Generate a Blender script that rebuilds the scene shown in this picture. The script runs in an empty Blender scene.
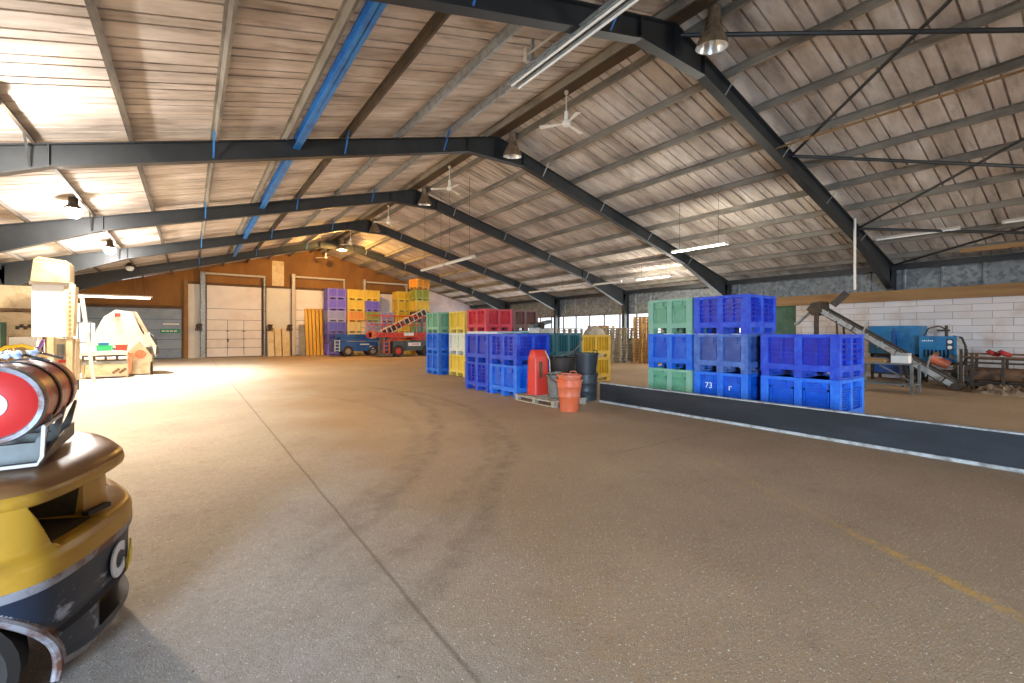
import bpy, bmesh, math, random
from mathutils import Vector, Matrix, Euler
random.seed(7)
PI = math.pi
sc = bpy.context.scene
COL = sc.collection

# ------------------------------------------------------------------ materials
def nt(m):
    m.use_nodes = True
    t = m.node_tree
    return t, t.nodes, t.links, t.nodes['Principled BSDF']

def srgb(r, g, b):
    f = lambda c: (c/12.92 if c <= .04045 else ((c+.055)/1.055)**2.4)
    return (f(r/255), f(g/255), f(b/255), 1)

MATS = {}
def mat(name, c, r=.6, metal=0, c2=None, scale=4, lo=.45, hi=.65, stretch=(1, 1, 1), bump=0, bscale=40, rnd=0, detail=4):
    """noise-varied surface; c2 is wear / dirt / rust in patches"""
    m = bpy.data.materials.new(name)
    t, N, L, b = nt(m)
    b.inputs['Roughness'].default_value = r
    b.inputs['Metallic'].default_value = metal
    tc = N.new('ShaderNodeTexCoord'); oi = N.new('ShaderNodeObjectInfo')
    mp = N.new('ShaderNodeMapping'); mp.inputs['Scale'].default_value = stretch
    mu = N.new('ShaderNodeMath'); mu.operation = 'MULTIPLY'; mu.inputs[1].default_value = 37.0
    L.new(oi.outputs['Random'], mu.inputs[0]); L.new(tc.outputs['Object'], mp.inputs['Vector']); L.new(mu.outputs[0], mp.inputs['Location'])
    col = None
    if c2:
        nz = N.new('ShaderNodeTexNoise'); nz.inputs['Scale'].default_value = scale; nz.inputs['Detail'].default_value = detail
        nz.inputs['Roughness'].default_value = .65
        L.new(mp.outputs[0], nz.inputs['Vector'])
        cr = N.new('ShaderNodeValToRGB'); cr.color_ramp.elements[0].position = lo; cr.color_ramp.elements[1].position = hi
        cr.color_ramp.elements[0].color = c; cr.color_ramp.elements[1].color = c2
        L.new(nz.outputs['Fac'], cr.inputs['Fac']); col = cr.outputs['Color']
    else:
        b.inputs['Base Color'].default_value = c
    if rnd:
        hs = N.new('ShaderNodeHueSaturation'); ma = N.new('ShaderNodeMapRange')
        ma.inputs['To Min'].default_value = 1-rnd; ma.inputs['To Max'].default_value = 1+rnd
        L.new(oi.outputs['Random'], ma.inputs['Value']); L.new(ma.outputs[0], hs.inputs['Value'])
        if col: L.new(col, hs.inputs['Color'])
        else: hs.inputs['Color'].default_value = c
        col = hs.outputs['Color']
    if col: L.new(col, b.inputs['Base Color'])
    if bump:
        n2 = N.new('ShaderNodeTexNoise'); n2.inputs['Scale'].default_value = bscale; n2.inputs['Detail'].default_value = 3
        L.new(mp.outputs[0], n2.inputs['Vector'])
        bp = N.new('ShaderNodeBump'); bp.inputs['Strength'].default_value = bump; bp.inputs['Distance'].default_value = .02
        L.new(n2.outputs['Fac'], bp.inputs['Height']); L.new(bp.outputs[0], b.inputs['Normal'])
    MATS[name] = m
    return m

def emis(name, c, s):
    m = bpy.data.materials.new(name); t, N, L, b = nt(m)
    b.inputs['Base Color'].default_value = c
    b.inputs['Emission Color'].default_value = c; b.inputs['Emission Strength'].default_value = s
    MATS[name] = m; return m

mat('steel_dark', srgb(40, 43, 45), .5, 0, srgb(52, 55, 56), 1.5, .4, .7)
mat('steel_grey', srgb(120, 122, 118), .5, .2, srgb(98, 96, 90), 3)
mat('galv', srgb(165, 170, 172), .4, .5, srgb(135, 140, 142), 6)
mat('purlin', srgb(140, 134, 122), .7, 0, srgb(108, 102, 92), 2, stretch=(1, .4, 1))
mat('purlin_dark', srgb(94, 84, 72), .7, 0, srgb(74, 66, 56), 2)
mat('blue_steel', srgb(44, 128, 204), .45, 0, srgb(36, 104, 178), 2)
mat('white_paint', srgb(228, 224, 216), .5, 0, srgb(214, 208, 198), 1.2, .3, .8)
mat('cream', srgb(184, 166, 136), .5, 0, srgb(150, 126, 92), 3, .5, .72)
mat('tan_metal', srgb(126, 110, 90), .6, 0, srgb(104, 88, 68), 3)
mat('cream_white', srgb(206, 198, 186), .5, 0, srgb(172, 156, 130), 3, .55, .75)
mat('plain_white', srgb(220, 222, 224), .5)
mat('white_door', srgb(238, 232, 230), .55, 0, srgb(228, 218, 214), .8)
mat('pink_sheet', srgb(206, 190, 190), .6, 0, srgb(190, 172, 170), 1.2)
mat('blue_door', srgb(142, 158, 178), .55, 0, srgb(122, 140, 164), 1.2)
mat('ply', srgb(156, 108, 48), .7, 0, srgb(116, 74, 28), .7, .35, .75, stretch=(1, 1, .35))
mat('timber', srgb(158, 122, 78), .75, 0, srgb(124, 92, 56), 1.2, .3, .75, stretch=(4, .35, 4), bump=.2, bscale=20)
mat('timber_dark', srgb(104, 78, 54), .8, 0, srgb(80, 58, 40), 2)
mat('pallet_wood', srgb(198, 160, 102), .8, 0, srgb(150, 112, 66), 3, rnd=.12)
mat('pallet_grey', srgb(176, 164, 142), .8, 0, srgb(140, 126, 104), 3, rnd=.1)
mat('dark_void', srgb(22, 22, 22), .9)
mat('black_rubber', srgb(38, 40, 42), .6, 0, srgb(60, 58, 54), 5, .5, .75)
mat('black_plastic', srgb(44, 47, 50), .5, 0, srgb(70, 68, 64), 5, .5, .8)
mat('dark_iron', srgb(58, 52, 46), .7, .2, srgb(84, 64, 46), 6)
mat('rust_iron', srgb(120, 88, 62), .75, .1, srgb(78, 58, 44), 5)
mat('board_black', srgb(26, 28, 31), .7, 0, srgb(44, 46, 50), 2, .45, .8, stretch=(1, .5, 2))
mat('worn_edge', srgb(168, 168, 164), .6, 0, srgb(120, 116, 108), 6)
mat('machine_blue', srgb(30, 118, 168), .4, 0, srgb(24, 92, 140), 2)
mat('lift_blue', srgb(18, 82, 160), .45, 0, srgb(16, 62, 124), 2)
mat('lift_red', srgb(206, 58, 36), .5, 0, srgb(170, 44, 28), 4)
mat('lift_grey', srgb(70, 78, 80), .55)
mat('tyre', srgb(52, 46, 42), .85)
mat('hub_grey', srgb(150, 140, 124), .6)
mat('red_plastic', srgb(208, 52, 34), .45, 0, srgb(186, 70, 50), 4, .5, .75)
mat('lime', srgb(200, 200, 196), .6)
mat('red_cloth', srgb(150, 36, 30), .8)
mat('orange_plastic', srgb(204, 92, 50), .5, 0, srgb(186, 108, 78), 3, .4, .66)
mat('grey_plastic', srgb(110, 106, 96), .6, 0, srgb(80, 76, 68), 5)
mat('green_plastic', srgb(20, 150, 92), .5)
mat('sign_green', srgb(20, 140, 96), .5)
mat('green_sheet', srgb(72, 104, 84), .7, 0, srgb(56, 84, 68), 2)
mat('tan_board', srgb(204, 120, 84), .7, 0, srgb(180, 98, 62), 3)
mat('yellow_ply', srgb(232, 180, 70), .6, 0, srgb(206, 150, 48), 1.5, stretch=(3, 3, .3))
mat('grey_ply', srgb(150, 146, 138), .7, 0, srgb(128, 124, 116), 3)
mat('pale_ply', srgb(226, 206, 168), .7, 0, srgb(206, 180, 132), 2)
mat('tarp', srgb(150, 128, 104), .85, 0, srgb(84, 66, 52), 5, .4, .65, bump=.5, bscale=12)
mat('yellow_hose', srgb(236, 206, 62), .5)
mat('purple_plastic', srgb(130, 90, 190), .5)
mat('tape_white', srgb(225, 225, 222), .6)
mat('fan_white', srgb(242, 240, 230), .5)
mat('lamp_metal', srgb(140, 122, 98), .45, .4, srgb(110, 92, 72), 8)
mat('lamp_inner', srgb(225, 228, 230), .25, .6)
mat('truck_yellow', srgb(182, 136, 42), .34, 0, srgb(140, 98, 40), 3, .5, .75)
mat('truck_black', srgb(30, 38, 54), .4, 0, srgb(150, 156, 168), 9, .6, .68, stretch=(1, .6, 1.3), detail=6)
mat('truck_worn', srgb(150, 146, 150), .5, .2, srgb(104, 64, 46), 10, .42, .6)
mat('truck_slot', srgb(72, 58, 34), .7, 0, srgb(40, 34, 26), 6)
mat('truck_top', srgb(150, 112, 66), .32, .1, srgb(120, 78, 50), 3, .4, .7)
mat('gas_red', srgb(216, 48, 42), .5, 0, srgb(190, 60, 60), 4, .5, .75)
mat('gas_rust', srgb(196, 62, 36), .35, 0, srgb(136, 48, 26), 7, .42, .62)
mat('chrome', srgb(180, 186, 196), .25, .9, srgb(90, 96, 110), 20)
mat('clear_glass', srgb(220, 230, 235), .1)
emis('tube_lit', (1, .93, .72, 1), 9)
emis('bulb_white', (1, .97, .95, 1), 160)
emis('bulb_orange', (1, .42, .06, 1), 60)
emis('tube_dull', (.8, .8, .76, 1), .12)
# plastic bin colours
BINC = {'royal': ((2, 28, 146), (6, 52, 180)), 'bright': ((4, 76, 184), (22, 104, 202)), 'navy': ((44, 70, 132), (80, 104, 160)),
        'green': ((100, 158, 122), (128, 174, 144)), 'dkgreen': ((52, 116, 96), (60, 130, 108)), 'teal': ((24, 78, 82), (34, 92, 92)), 'aqua': ((70, 160, 176), (90, 170, 180)),
        'yellow': ((222, 190, 56), (214, 176, 50)), 'ochre': ((186, 140, 22), (166, 122, 26)), 'orange': ((230, 158, 52), (214, 140, 44)), 'pale': ((214, 218, 196), (200, 204, 180)),
        'red': ((200, 24, 44), (180, 30, 44)), 'brown': ((84, 44, 40), (66, 38, 36)), 'purple': ((104, 88, 214), (120, 104, 210)), 'violet': ((78, 74, 182), (92, 88, 182)),
        'lilac': ((150, 150, 200), (164, 160, 200)), 'moss': ((150, 160, 60), (120, 136, 60)), 'cream': ((232, 206, 130), (222, 190, 110)), 'white': ((214, 222, 226), (196, 204, 208))}
for k, (a, b_) in BINC.items():
    mat('bin_'+k, srgb(*a), .32, 0, srgb(*b_), 5, .45, .75, rnd=.07)
    d_ = (120, 172, 236) if k in ('royal', 'bright', 'navy') else (176, 172, 170)                                                  # scuffed, dusty outer frame
    mat('binframe_'+k, srgb(*[min(255, (.84*u+.16*v)*1.06) for u, v in zip(a, d_)]), .5, 0, srgb(*[.66*u+.34*v for u, v in zip(b_, d_)]), 7, .4, .75, rnd=.07)

# ------------------------------------------------------------------ mesh helper
class MB:
    def __init__(s): s.v = []; s.f = []; s.mi = []; s.cur = 0
    def add(s, vs, fs, M=None):
        o = len(s.v)
        s.v += [tuple(M @ Vector(p)) if M else tuple(p) for p in vs]
        s.f += [tuple(i+o for i in f) for f in fs]; s.mi += [s.cur]*len(fs)
        return s
    def box(s, x0, x1, y0, y1, z0, z1, M=None):
        return s.add([(x, y, z) for z in (z0, z1) for y in (y0, y1) for x in (x0, x1)],
                     [(0, 2, 3, 1), (4, 5, 7, 6), (0, 1, 5, 4), (2, 6, 7, 3), (0, 4, 6, 2), (1, 3, 7, 5)], M)
    def cbox(s, c, d, M=None):
        return s.box(c[0]-d[0]/2, c[0]+d[0]/2, c[1]-d[1]/2, c[1]+d[1]/2, c[2]-d[2]/2, c[2]+d[2]/2, M)
    def bar(s, a, b, w, h=None, up=(0, 0, 1)):
        a, b = Vector(a), Vector(b); h = h or w; d = (b-a); n = d.normalized(); u = Vector(up)
        if abs(n.dot(u)) > .98: u = Vector((1, 0, 0))
        x = n.cross(u).normalized(); z = x.cross(n)
        vs = [p + x*sx*w/2 + z*sz*h/2 for p in (a, b) for sx, sz in ((-1, -1), (1, -1), (1, 1), (-1, 1))]
        return s.add(vs, [(0, 1, 2, 3), (7, 6, 5, 4), (0, 4, 5, 1), (1, 5, 6, 2), (2, 6, 7, 3), (3, 7, 4, 0)])
    def cyl(s, a, b, r0, r1=None, n=16, caps=True):
        r1 = r0 if r1 is None else r1
        a, b = Vector(a), Vector(b); d = (b-a).normalized(); u = Vector((0, 0, 1)) if abs(d.z) < .95 else Vector((1, 0, 0))
        x = d.cross(u).normalized(); y = d.cross(x); vs = []
        for p, r in ((a, r0), (b, r1)):
            for i in range(n):
                t = 2*PI*i/n; vs.append(p + x*math.cos(t)*r + y*math.sin(t)*r)
        fs = [(i, (i+1) % n, n+(i+1) % n, n+i) for i in range(n)]
        if caps: fs += [tuple(range(n))[::-1], tuple(range(n, 2*n))]
        return s.add(vs, fs)
    def tube(s, pts, r, n=8, rs=None):
        pts = [Vector(p) for p in pts]; vs = []; m = len(pts); px = None
        for k, p in enumerate(pts):
            d = (pts[min(k+1, m-1)]-pts[max(k-1, 0)]).normalized()
            if px is None:
                u = Vector((0, 0, 1)) if abs(d.z) < .9 else Vector((1, 0, 0)); px = d.cross(u).normalized()
            else: px = (px - d*px.dot(d)).normalized()
            py = d.cross(px); rr = rs[k] if rs else r
            vs += [p + px*math.cos(2*PI*i/n)*rr + py*math.sin(2*PI*i/n)*rr for i in range(n)]
        fs = [(k*n+i, k*n+(i+1) % n, (k+1)*n+(i+1) % n, (k+1)*n+i) for k in range(m-1) for i in range(n)]
        fs += [tuple(range(n))[::-1], tuple(range((m-1)*n, m*n))]
        return s.add(vs, fs)
    def lathe(s, prof, n=24, M=None):
        vs = [(r*math.cos(2*PI*i/n), r*math.sin(2*PI*i/n), z) for r, z in prof for i in range(n)]
        fs = [(k*n+i, k*n+(i+1) % n, (k+1)*n+(i+1) % n, (k+1)*n+i) for k in range(len(prof)-1) for i in range(n)]
        return s.add(vs, fs, M)
    def prism(s, poly, axis, lo, hi, M=None):
        """poly in the two other axes (order x,y,z without axis)"""
        def mk(p, t):
            q = list(p); q.insert(axis, t); return q
        n = len(poly); vs = [mk(p, lo) for p in poly] + [mk(p, hi) for p in poly]
        return s.add(vs, [tuple(range(n))[::-1], tuple(range(n, 2*n))] + [(i, (i+1) % n, n+(i+1) % n, n+i) for i in range(n)], M)
    def mesh(s, name, mats, smooth=False, fixn=True):
        me = bpy.data.meshes.new(name); me.from_pydata(s.v, [], s.f)
        mats = mats if isinstance(mats, (list, tuple)) else [mats]
        for m in mats: me.materials.append(MATS[m] if isinstance(m, str) else m)
        me.polygons.foreach_set('material_index', s.mi)
        if fixn:
            bm = bmesh.new(); bm.from_mesh(me); bmesh.ops.recalc_face_normals(bm, faces=bm.faces); bm.to_mesh(me); bm.free()
        if smooth:
            me.polygons.foreach_set('use_smooth', [True]*len(me.polygons))
            try: me.set_sharp_from_angle(angle=math.radians(40))
            except Exception: pass
        me.update(); return me
    def build(s, name, mats, parent=None, smooth=False, loc=None, rot=None, fixn=True):
        o = bpy.data.objects.new(name, s.mesh(name, mats, smooth, fixn)); COL.objects.link(o)
        if parent: o.parent = parent
        if loc: o.location = loc
        if rot: o.rotation_euler = rot
        return o

def tag(o, label, cat, group=None, kind=None):
    o['label'] = label; o['category'] = cat
    if group: o['group'] = group
    if kind: o['kind'] = kind
    return o
def thing(name, label, cat, loc=(0, 0, 0), rz=0, group=None):
    o = bpy.data.objects.new(name, None); COL.objects.link(o); o.location = loc; o.rotation_euler = (0, 0, rz)
    o.empty_display_size = .2
    return tag(o, label, cat, group)
def struct(o):
    o['kind'] = 'structure'; return o
def copy_tree(o, parent=None):
    c = o.copy(); COL.objects.link(c)
    if parent: c.parent = parent
    for ch in list(o.children): copy_tree(ch, c)
    return c

# ------------------------------------------------------------------ layout of the shed (metres; camera stands at 0,0)
RX, PITCH, HALF = 7.55, .266, 13.35        # ridge line, roof slope, half span
XL, XR = RX-HALF, RX+HALF                  # left and right eaves
YB, YF = 35.3, -10.0                       # far gable, near end behind the camera
FRAMES = [-6.98, -.86, 5.26, 11.38, 17.5, 23.55, 29.55]
rooftop = lambda x: 7.69-PITCH*abs(x-RX)   # underside of the sheets
rtop = lambda x: 7.52-PITCH*abs(x-RX)      # top of the rafters

# ---- floor
def floor_mat():
    m = bpy.data.materials.new('floor_concrete'); t, N, L, b = nt(m)
    tc = N.new('ShaderNodeTexCoord'); P = tc.outputs['Object']
    def noise(scale, detail=4, rough=.6, vec=None):
        n = N.new('ShaderNodeTexNoise'); n.inputs['Scale'].default_value = scale; n.inputs['Detail'].default_value = detail; n.inputs['Roughness'].default_value = rough
        L.new(vec or P, n.inputs['Vector']); return n.outputs['Fac']
    def ramp(f, a, b_, c0=(0, 0, 0, 1), c1=(1, 1, 1, 1)):
        r = N.new('ShaderNodeValToRGB'); r.color_ramp.elements[0].position = a; r.color_ramp.elements[1].position = b_
        r.color_ramp.elements[0].color = c0; r.color_ramp.elements[1].color = c1; L.new(f, r.inputs['Fac']); return r.outputs['Color']
    def mix(f, a, b_, blend='MIX'):
        x = N.new('ShaderNodeMix'); x.data_type = 'RGBA'; x.blend_type = blend
        for sk, v in ((x.inputs[0], f), (x.inputs[6], a), (x.inputs[7], b_)):
            if hasattr(v, 'links'): L.new(v, sk)
            else: sk.default_value = v
        return x.outputs[2]
    def math_(op, a, b_=None, clamp=False):
        x = N.new('ShaderNodeMath'); x.operation = op; x.use_clamp = clamp
        for sk, v in zip(x.inputs, (a, b_)):
            if v is None: continue
            if hasattr(v, 'links'): L.new(v, sk)
            else: sk.default_value = v
        return x.outputs[0]
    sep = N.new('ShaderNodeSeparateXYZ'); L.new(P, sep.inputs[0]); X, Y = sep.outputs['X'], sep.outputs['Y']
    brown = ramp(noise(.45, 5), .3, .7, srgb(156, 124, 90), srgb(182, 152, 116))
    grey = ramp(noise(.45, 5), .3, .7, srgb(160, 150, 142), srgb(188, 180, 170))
    side_tone = math_('ADD', math_('ADD', X, math_('MULTIPLY', Y, -.08)), math_('MULTIPLY', math_('SUBTRACT', noise(.5, 4), .5), 2.2))
    dm = N.new('ShaderNodeMapRange'); dm.inputs['From Min'].default_value = .3; dm.inputs['From Max'].default_value = 1.7; L.new(side_tone, dm.inputs['Value'])
    base = mix(dm.outputs[0], grey, brown)                        # grey towards the left, brown towards the right, noise along the blend
    base = mix(math_('MULTIPLY', ramp(noise(14, 6, .75), .35, .7), .6), base, srgb(150, 134, 114))
    speck = ramp(noise(60, 2, .5), .655, .69)
    base = mix(speck, base, srgb(224, 216, 202))
    dark = ramp(noise(50, 3, .6), .62, .7)
    base = mix(math_('MULTIPLY', dark, .7), base, srgb(92, 76, 60))
    base = mix(math_('MULTIPLY', ramp(noise(3.2, 6, .75), .56, .74), .45), base, srgb(118, 98, 76))
    wob = math_('MULTIPLY', math_('SUBTRACT', noise(.9, 3), .5), .5)
    def band(d, w, soft):     # 1 on the line, 0 away from it
        return math_('SUBTRACT', 1, math_('DIVIDE', math_('MAXIMUM', math_('SUBTRACT', math_('ABSOLUTE', d), w), 0), soft), True)
    def ring(cx, cy, r):
        a = math_('POWER', math_('SUBTRACT', X, cx), 2); c = math_('POWER', math_('SUBTRACT', Y, cy), 2)
        return math_('SUBTRACT', math_('SQRT', math_('ADD', a, c)), math_('ADD', r, wob))
    # tyre tracks swung across the concrete: arcs about a turning centre
    for cx, cy, r, s in TRACKS:
        k = math_('MULTIPLY', band(ring(cx, cy, r), .04, .12), math_('MULTIPLY', ramp(noise(5, 4), .35, .6), s))
        gate = math_('MULTIPLY', math_('SUBTRACT', X, .3, True), math_('SUBTRACT', 13.5, Y, True))
        base = mix(math_('MULTIPLY', math_('MULTIPLY', k, gate), .6), base, srgb(110, 94, 76))
    # saw joints
    for d, w, s in ((math_('SUBTRACT', math_('ADD', X, math_('MULTIPLY', wob, .08)), 1.07), .006, .6), (math_('ADD', math_('SUBTRACT', Y, 4.06), math_('MULTIPLY', math_('LESS_THAN', X, 4.5), 9)), .006, .5), (math_('SUBTRACT', Y, 10.2), .008, .2), (math_('SUBTRACT', Y, 16.3), .008, .2)):
        base = mix(math_('MULTIPLY', band(d, w, .012), s), base, srgb(104, 90, 74))
    # faded yellow line
    t_ = math_('SUBTRACT', math_('MULTIPLY', math_('SUBTRACT', X, 3.84), .879), math_('MULTIPLY', math_('SUBTRACT', Y, .46), .476))
    yl = math_('MULTIPLY', band(t_, .04, .02), ramp(noise(9, 5, .7), .4, .58))
    fade = N.new('ShaderNodeMapRange'); fade.inputs['From Min'].default_value = 1.0; fade.inputs['From Max'].default_value = 1.5; fade.inputs['To Min'].default_value = .7; fade.inputs['To Max'].default_value = .16
    L.new(Y, fade.inputs['Value'])
    base = mix(math_('MULTIPLY', yl, fade.outputs[0]), base, srgb(214, 160, 62))
    L.new(base, b.inputs['Base Color'])
    b.inputs['Roughness'].default_value = .8
    h = math_('ADD', math_('MULTIPLY', noise(90, 4, .7), .5), math_('ADD', math_('MULTIPLY', noise(28, 4, .7), .5), math_('MULTIPLY', noise(5, 3), .35)))
    bp = N.new('ShaderNodeBump'); bp.inputs['Strength'].default_value = .6; bp.inputs['Distance'].default_value = .025
    L.new(h, bp.inputs['Height']); L.new(bp.outputs[0], b.inputs['Normal'])
    return m
TRACKS = [(-6.46, 11.75, 10.98, .8), (-3.32, 9.08, 6.65, .5), (-3.98, 9.96, 8.98, .8), (-2.76, 9.39, 7.4, .55)]
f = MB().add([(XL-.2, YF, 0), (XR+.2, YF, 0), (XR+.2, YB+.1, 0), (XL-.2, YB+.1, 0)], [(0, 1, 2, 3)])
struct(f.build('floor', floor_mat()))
g = MB().add([(-80, -80, -.03), (110, -80, -.03), (110, 110, -.03), (-80, 110, -.03)], [(0, 1, 2, 3)])
mat('yard', srgb(150, 146, 138), .9, 0, srgb(130, 126, 118), .5)
struct(g.build('ground_outside', 'yard'))

# ---- roof sheets: ribbed, one mesh per slope
def roof_mat():
    m = bpy.data.materials.new('roof_sheet'); t, N, L, b = nt(m)
    tc = N.new('ShaderNodeTexCoord')
    def nz(scale, st, detail=5):
        mp = N.new('ShaderNodeMapping'); mp.inputs['Scale'].default_value = st; L.new(tc.outputs['Object'], mp.inputs['Vector'])
        n = N.new('ShaderNodeTexNoise'); n.inputs['Scale'].default_value = scale; n.inputs['Detail'].default_value = detail; n.inputs['Roughness'].default_value = .62
        L.new(mp.outputs[0], n.inputs['Vector']); return n.outputs['Fac']
    r = N.new('ShaderNodeValToRGB'); e = r.color_ramp.elements
    e[0].position = .3; e[0].color = srgb(150, 140, 130); e[1].position = .68; e[1].color = srgb(226, 218, 210)
    x = e.new(.48); x.color = srgb(194, 182, 170)
    L.new(nz(1.1, (.45, 1.6, .45)), r.inputs['Fac'])
    r2 = N.new('ShaderNodeValToRGB'); r2.color_ramp.elements[0].position = .55; r2.color_ramp.elements[1].position = .75
    L.new(nz(2.2, (.5, 2.2, .5), 6), r2.inputs['Fac'])
    mx = N.new('ShaderNodeMix'); mx.data_type = 'RGBA'; mx.inputs[7].default_value = srgb(124, 108, 96)
    mu = N.new('ShaderNodeMath'); mu.operation = 'MULTIPLY'; mu.inputs[1].default_value = .7
    L.new(r2.outputs[0], mu.inputs[0]); L.new(mu.outputs[0], mx.inputs[0]); L.new(r.outputs[0], mx.inputs[6]); L.new(mx.outputs[2], b.inputs['Base Color'])
    b.inputs['Roughness'].default_value = .85
    return m
roofm = roof_mat()
for sgn, nm in ((-1, 'ceiling_west'), (1, 'ceiling_east')):
    prof = []; y = YF-.2; rr = random.Random(3)
    while y < YB+.2:
        w = .36
        w = (.40, .23)[len(prof)//4 % 2]
        prof += [(y, 0), (y+w-.045, 0), (y+w-.038, .055), (y+w-.007, .055)]
        y += w
    prof.append((y, 0))
    m = MB(); n = len(prof); vs = []
    for u in (0, 4.4, 8.9, HALF+.3):
        lap = 0
        vs += [(RX+sgn*u, yy, rooftop(RX+sgn*u)+dz) for yy, dz in prof]
    # lower skin only, plus a skin above for thickness
    m.add(vs, [(k*n+i, k*n+i+1, (k+1)*n+i+1, (k+1)*n+i) for k in range(3) for i in range(n-1)])
    top = [(RX+sgn*u, yy, rooftop(RX+sgn*u)+.1) for u in (0, HALF+.3) for yy in (YF-.2, y)]
    m.add(top, [(0, 1, 3, 2)])
    struct(m.build(nm, roofm, fixn=False))
# ridge capping inside
m = MB(); m.prism([(RX-.22, rooftop(RX)-.085), (RX, rooftop(RX)-.02), (RX+.22, rooftop(RX)-.085), (RX, rooftop(RX)+.0)], 1, YF, YB)
mat('ridge_cap', srgb(92, 80, 66), .8); struct(m.build('ceiling_ridge', 'ridge_cap'))

# ---- portal frames
def seg_flange(mb, pts, y, w=.2, t=.024):
    for a, b in zip(pts, pts[1:]):
        mb.bar((a[0], y, a[1]), (b[0], y, b[1]), w, t, up=(0, 0, 1) if abs(a[0]-b[0]) > abs(a[1]-b[1]) else (1, 0, 0))
def frame(y):
    root = bpy.data.objects.new('steel_frame', None); COL.objects.link(root); root['kind'] = 'structure'
    for s in (-1, 1):
        X = lambda u: RX+s*u
        top = [(X(0), 7.52), (X(13.2), 7.52-PITCH*13.2)]
        bot = [(X(0), 6.86), (X(1.0), 6.86), (X(9.6), 7.12-PITCH*9.6), (X(12.92), 3.2)]
        mb = MB(); mb.prism(top + bot[::-1], 1, y-.008, y+.008)
        seg_flange(mb, top, y); seg_flange(mb, bot, y)
        for u in (.02, 1.0, 9.6):
            zt = 7.52-PITCH*u; zb = 6.86 if u < 1.1 else 7.12-PITCH*u
            mb.box(X(u)-.012, X(u)+.012, y-.09, y+.09, zb, zt)
        mb.build('rafter', 'steel_dark', root)
        mb = MB(); mb.box(min(X(12.92), X(13.3)), max(X(12.92), X(13.3)), y-.008, y+.008, 0, 7.5-PITCH*13.25)
        for u in (12.92, 13.3): mb.box(X(u)-.012, X(u)+.012, y-.1, y+.1, 0, 3.2 if u < 13 else 7.5-PITCH*13.25)
        mb.build('column', 'steel_dark', root)
        for k in range(1, 9, 2):                      # fly braces from purlin to bottom flange
            u = .45+1.34*k
            zb = 7.12-PITCH*u if u < 9.6 else 7.12-PITCH*9.6-(u-9.6)*.41
            MB().bar((X(u), y-.42, 7.62-PITCH*u), (X(u), y-.06, zb+.05), .035, .012).build('stay', 'galv' if s > 0 else 'blue_steel' if k < 6 else 'steel_dark', root)
    return root
for y in FRAMES: frame(y)
# ---- purlins, one object per run
for s in (-1, 1):
    for k in range(10):
        u = .45+1.34*k
        x = RX+s*u; z = rooftop(x); dx = .04
        m = MB()
        n = Vector((s*PITCH, 0, 1)).normalized(); tdir = Vector((1, 0, -s*PITCH)).normalized()
        c0 = Vector((x, 0, z-.005))
        poly = []
        for a, b_ in ((-.05, 0), (.006, 0), (.006, -.15), (.045, -.15), (.045, -.165), (-.006, -.165), (-.006, -.015), (-.05, -.015)):
            p = c0 + tdir*a*1 + n*b_; poly.append((p.x, p.z))
        m.prism(poly, 1, YF+.1, YB-.05)
        struct(m.build('purlin', 'galv' if s < 0 and k in (1, 2) else 'purlin_dark' if s < 0 and k in (3, 6, 7, 8) else 'purlin'))
m = MB(); x = 2.0
m.box(x-.075, x+.075, YF+.2, 29.5, 5.85, 5.87); m.box(x-.006, x+.006, YF+.2, 29.5, 5.85, 6.06); m.box(x-.075, x+.075, YF+.2, 29.5, 6.045, 6.06)
struct(m.build('blue_beam', 'blue_steel'))
# ---- roof bracing rods between the first two frames
def rod(a, b, r=.042, mt='steel_dark', nm='brace_rod'):
    return struct(MB().cyl(a, b, r, n=8).build(nm, mt))
zb = lambda x: 7.38-PITCH*abs(x-RX)
y0, y1 = FRAMES[2]-.1, FRAMES[1]+.1
for xa, xb in ((7.7, 12.4), (12.4, 17.0), (17.0, 20.3)):
    rod((xa, y0, zb(xa)), (xb, y1, zb(xb))); rod((xb, y0, zb(xb)), (xa, y1, zb(xa)), .032)
rod((11.8, FRAMES[2], 6.17), (11.8, FRAMES[0], 6.17), .025, 'timber', 'conduit')
# eaves struts
for x in (XL+.35, XR-.35):
    struct(MB().box(x-.08, x+.08, YF+.1, YB-.05, 4.02, 4.05).box(x-.008, x+.008, YF+.1, YB-.05, 3.85, 4.03).build('eaves_beam', 'steel_dark'))

# ---- walls
def sheet_mat():
    m = bpy.data.materials.new('galv_sheet'); t, N, L, b = nt(m)
    tc = N.new('ShaderNodeTexCoord'); v = N.new('ShaderNodeTexVoronoi'); v.inputs['Scale'].default_value = 9
    L.new(tc.outputs['Object'], v.inputs['Vector'])
    r = N.new('ShaderNodeValToRGB'); r.color_ramp.elements[0].color = srgb(92, 98, 102); r.color_ramp.elements[1].color = srgb(150, 156, 158)
    L.new(v.outputs['Color'], r.inputs['Fac']); L.new(r.outputs[0], b.inputs['Base Color'])
    b.inputs['Roughness'].default_value = .55; b.inputs['Metallic'].default_value = .2
    return m
galvs = sheet_mat()
def rib_wall(name, x, ya, yb, z0, z1, m_, side):
    mb = MB(); prof = []; y = ya
    while y < yb-.01:
        prof += [(y, 0), (min(y+.9, yb), 0), (min(y+.93, yb), .03), (min(y+.98, yb), .03)]; y += 1.0
    prof.append((yb, 0)); n = len(prof)
    mb.add([(x-side*d, yy, z) for z in (z0, z1) for yy, d in prof], [(i, i+1, n+i+1, n+i) for i in range(n-1)])
    mb.add([(x+side*.08, yy, z) for z in (z0, z1) for yy in (ya, yb)], [(0, 1, 3, 2)])
    return struct(mb.build(name, m_, fixn=False))
rib_wall('wall_right_cladding', XR, YF, YB, 2.76, 4.1, galvs, 1)
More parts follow.
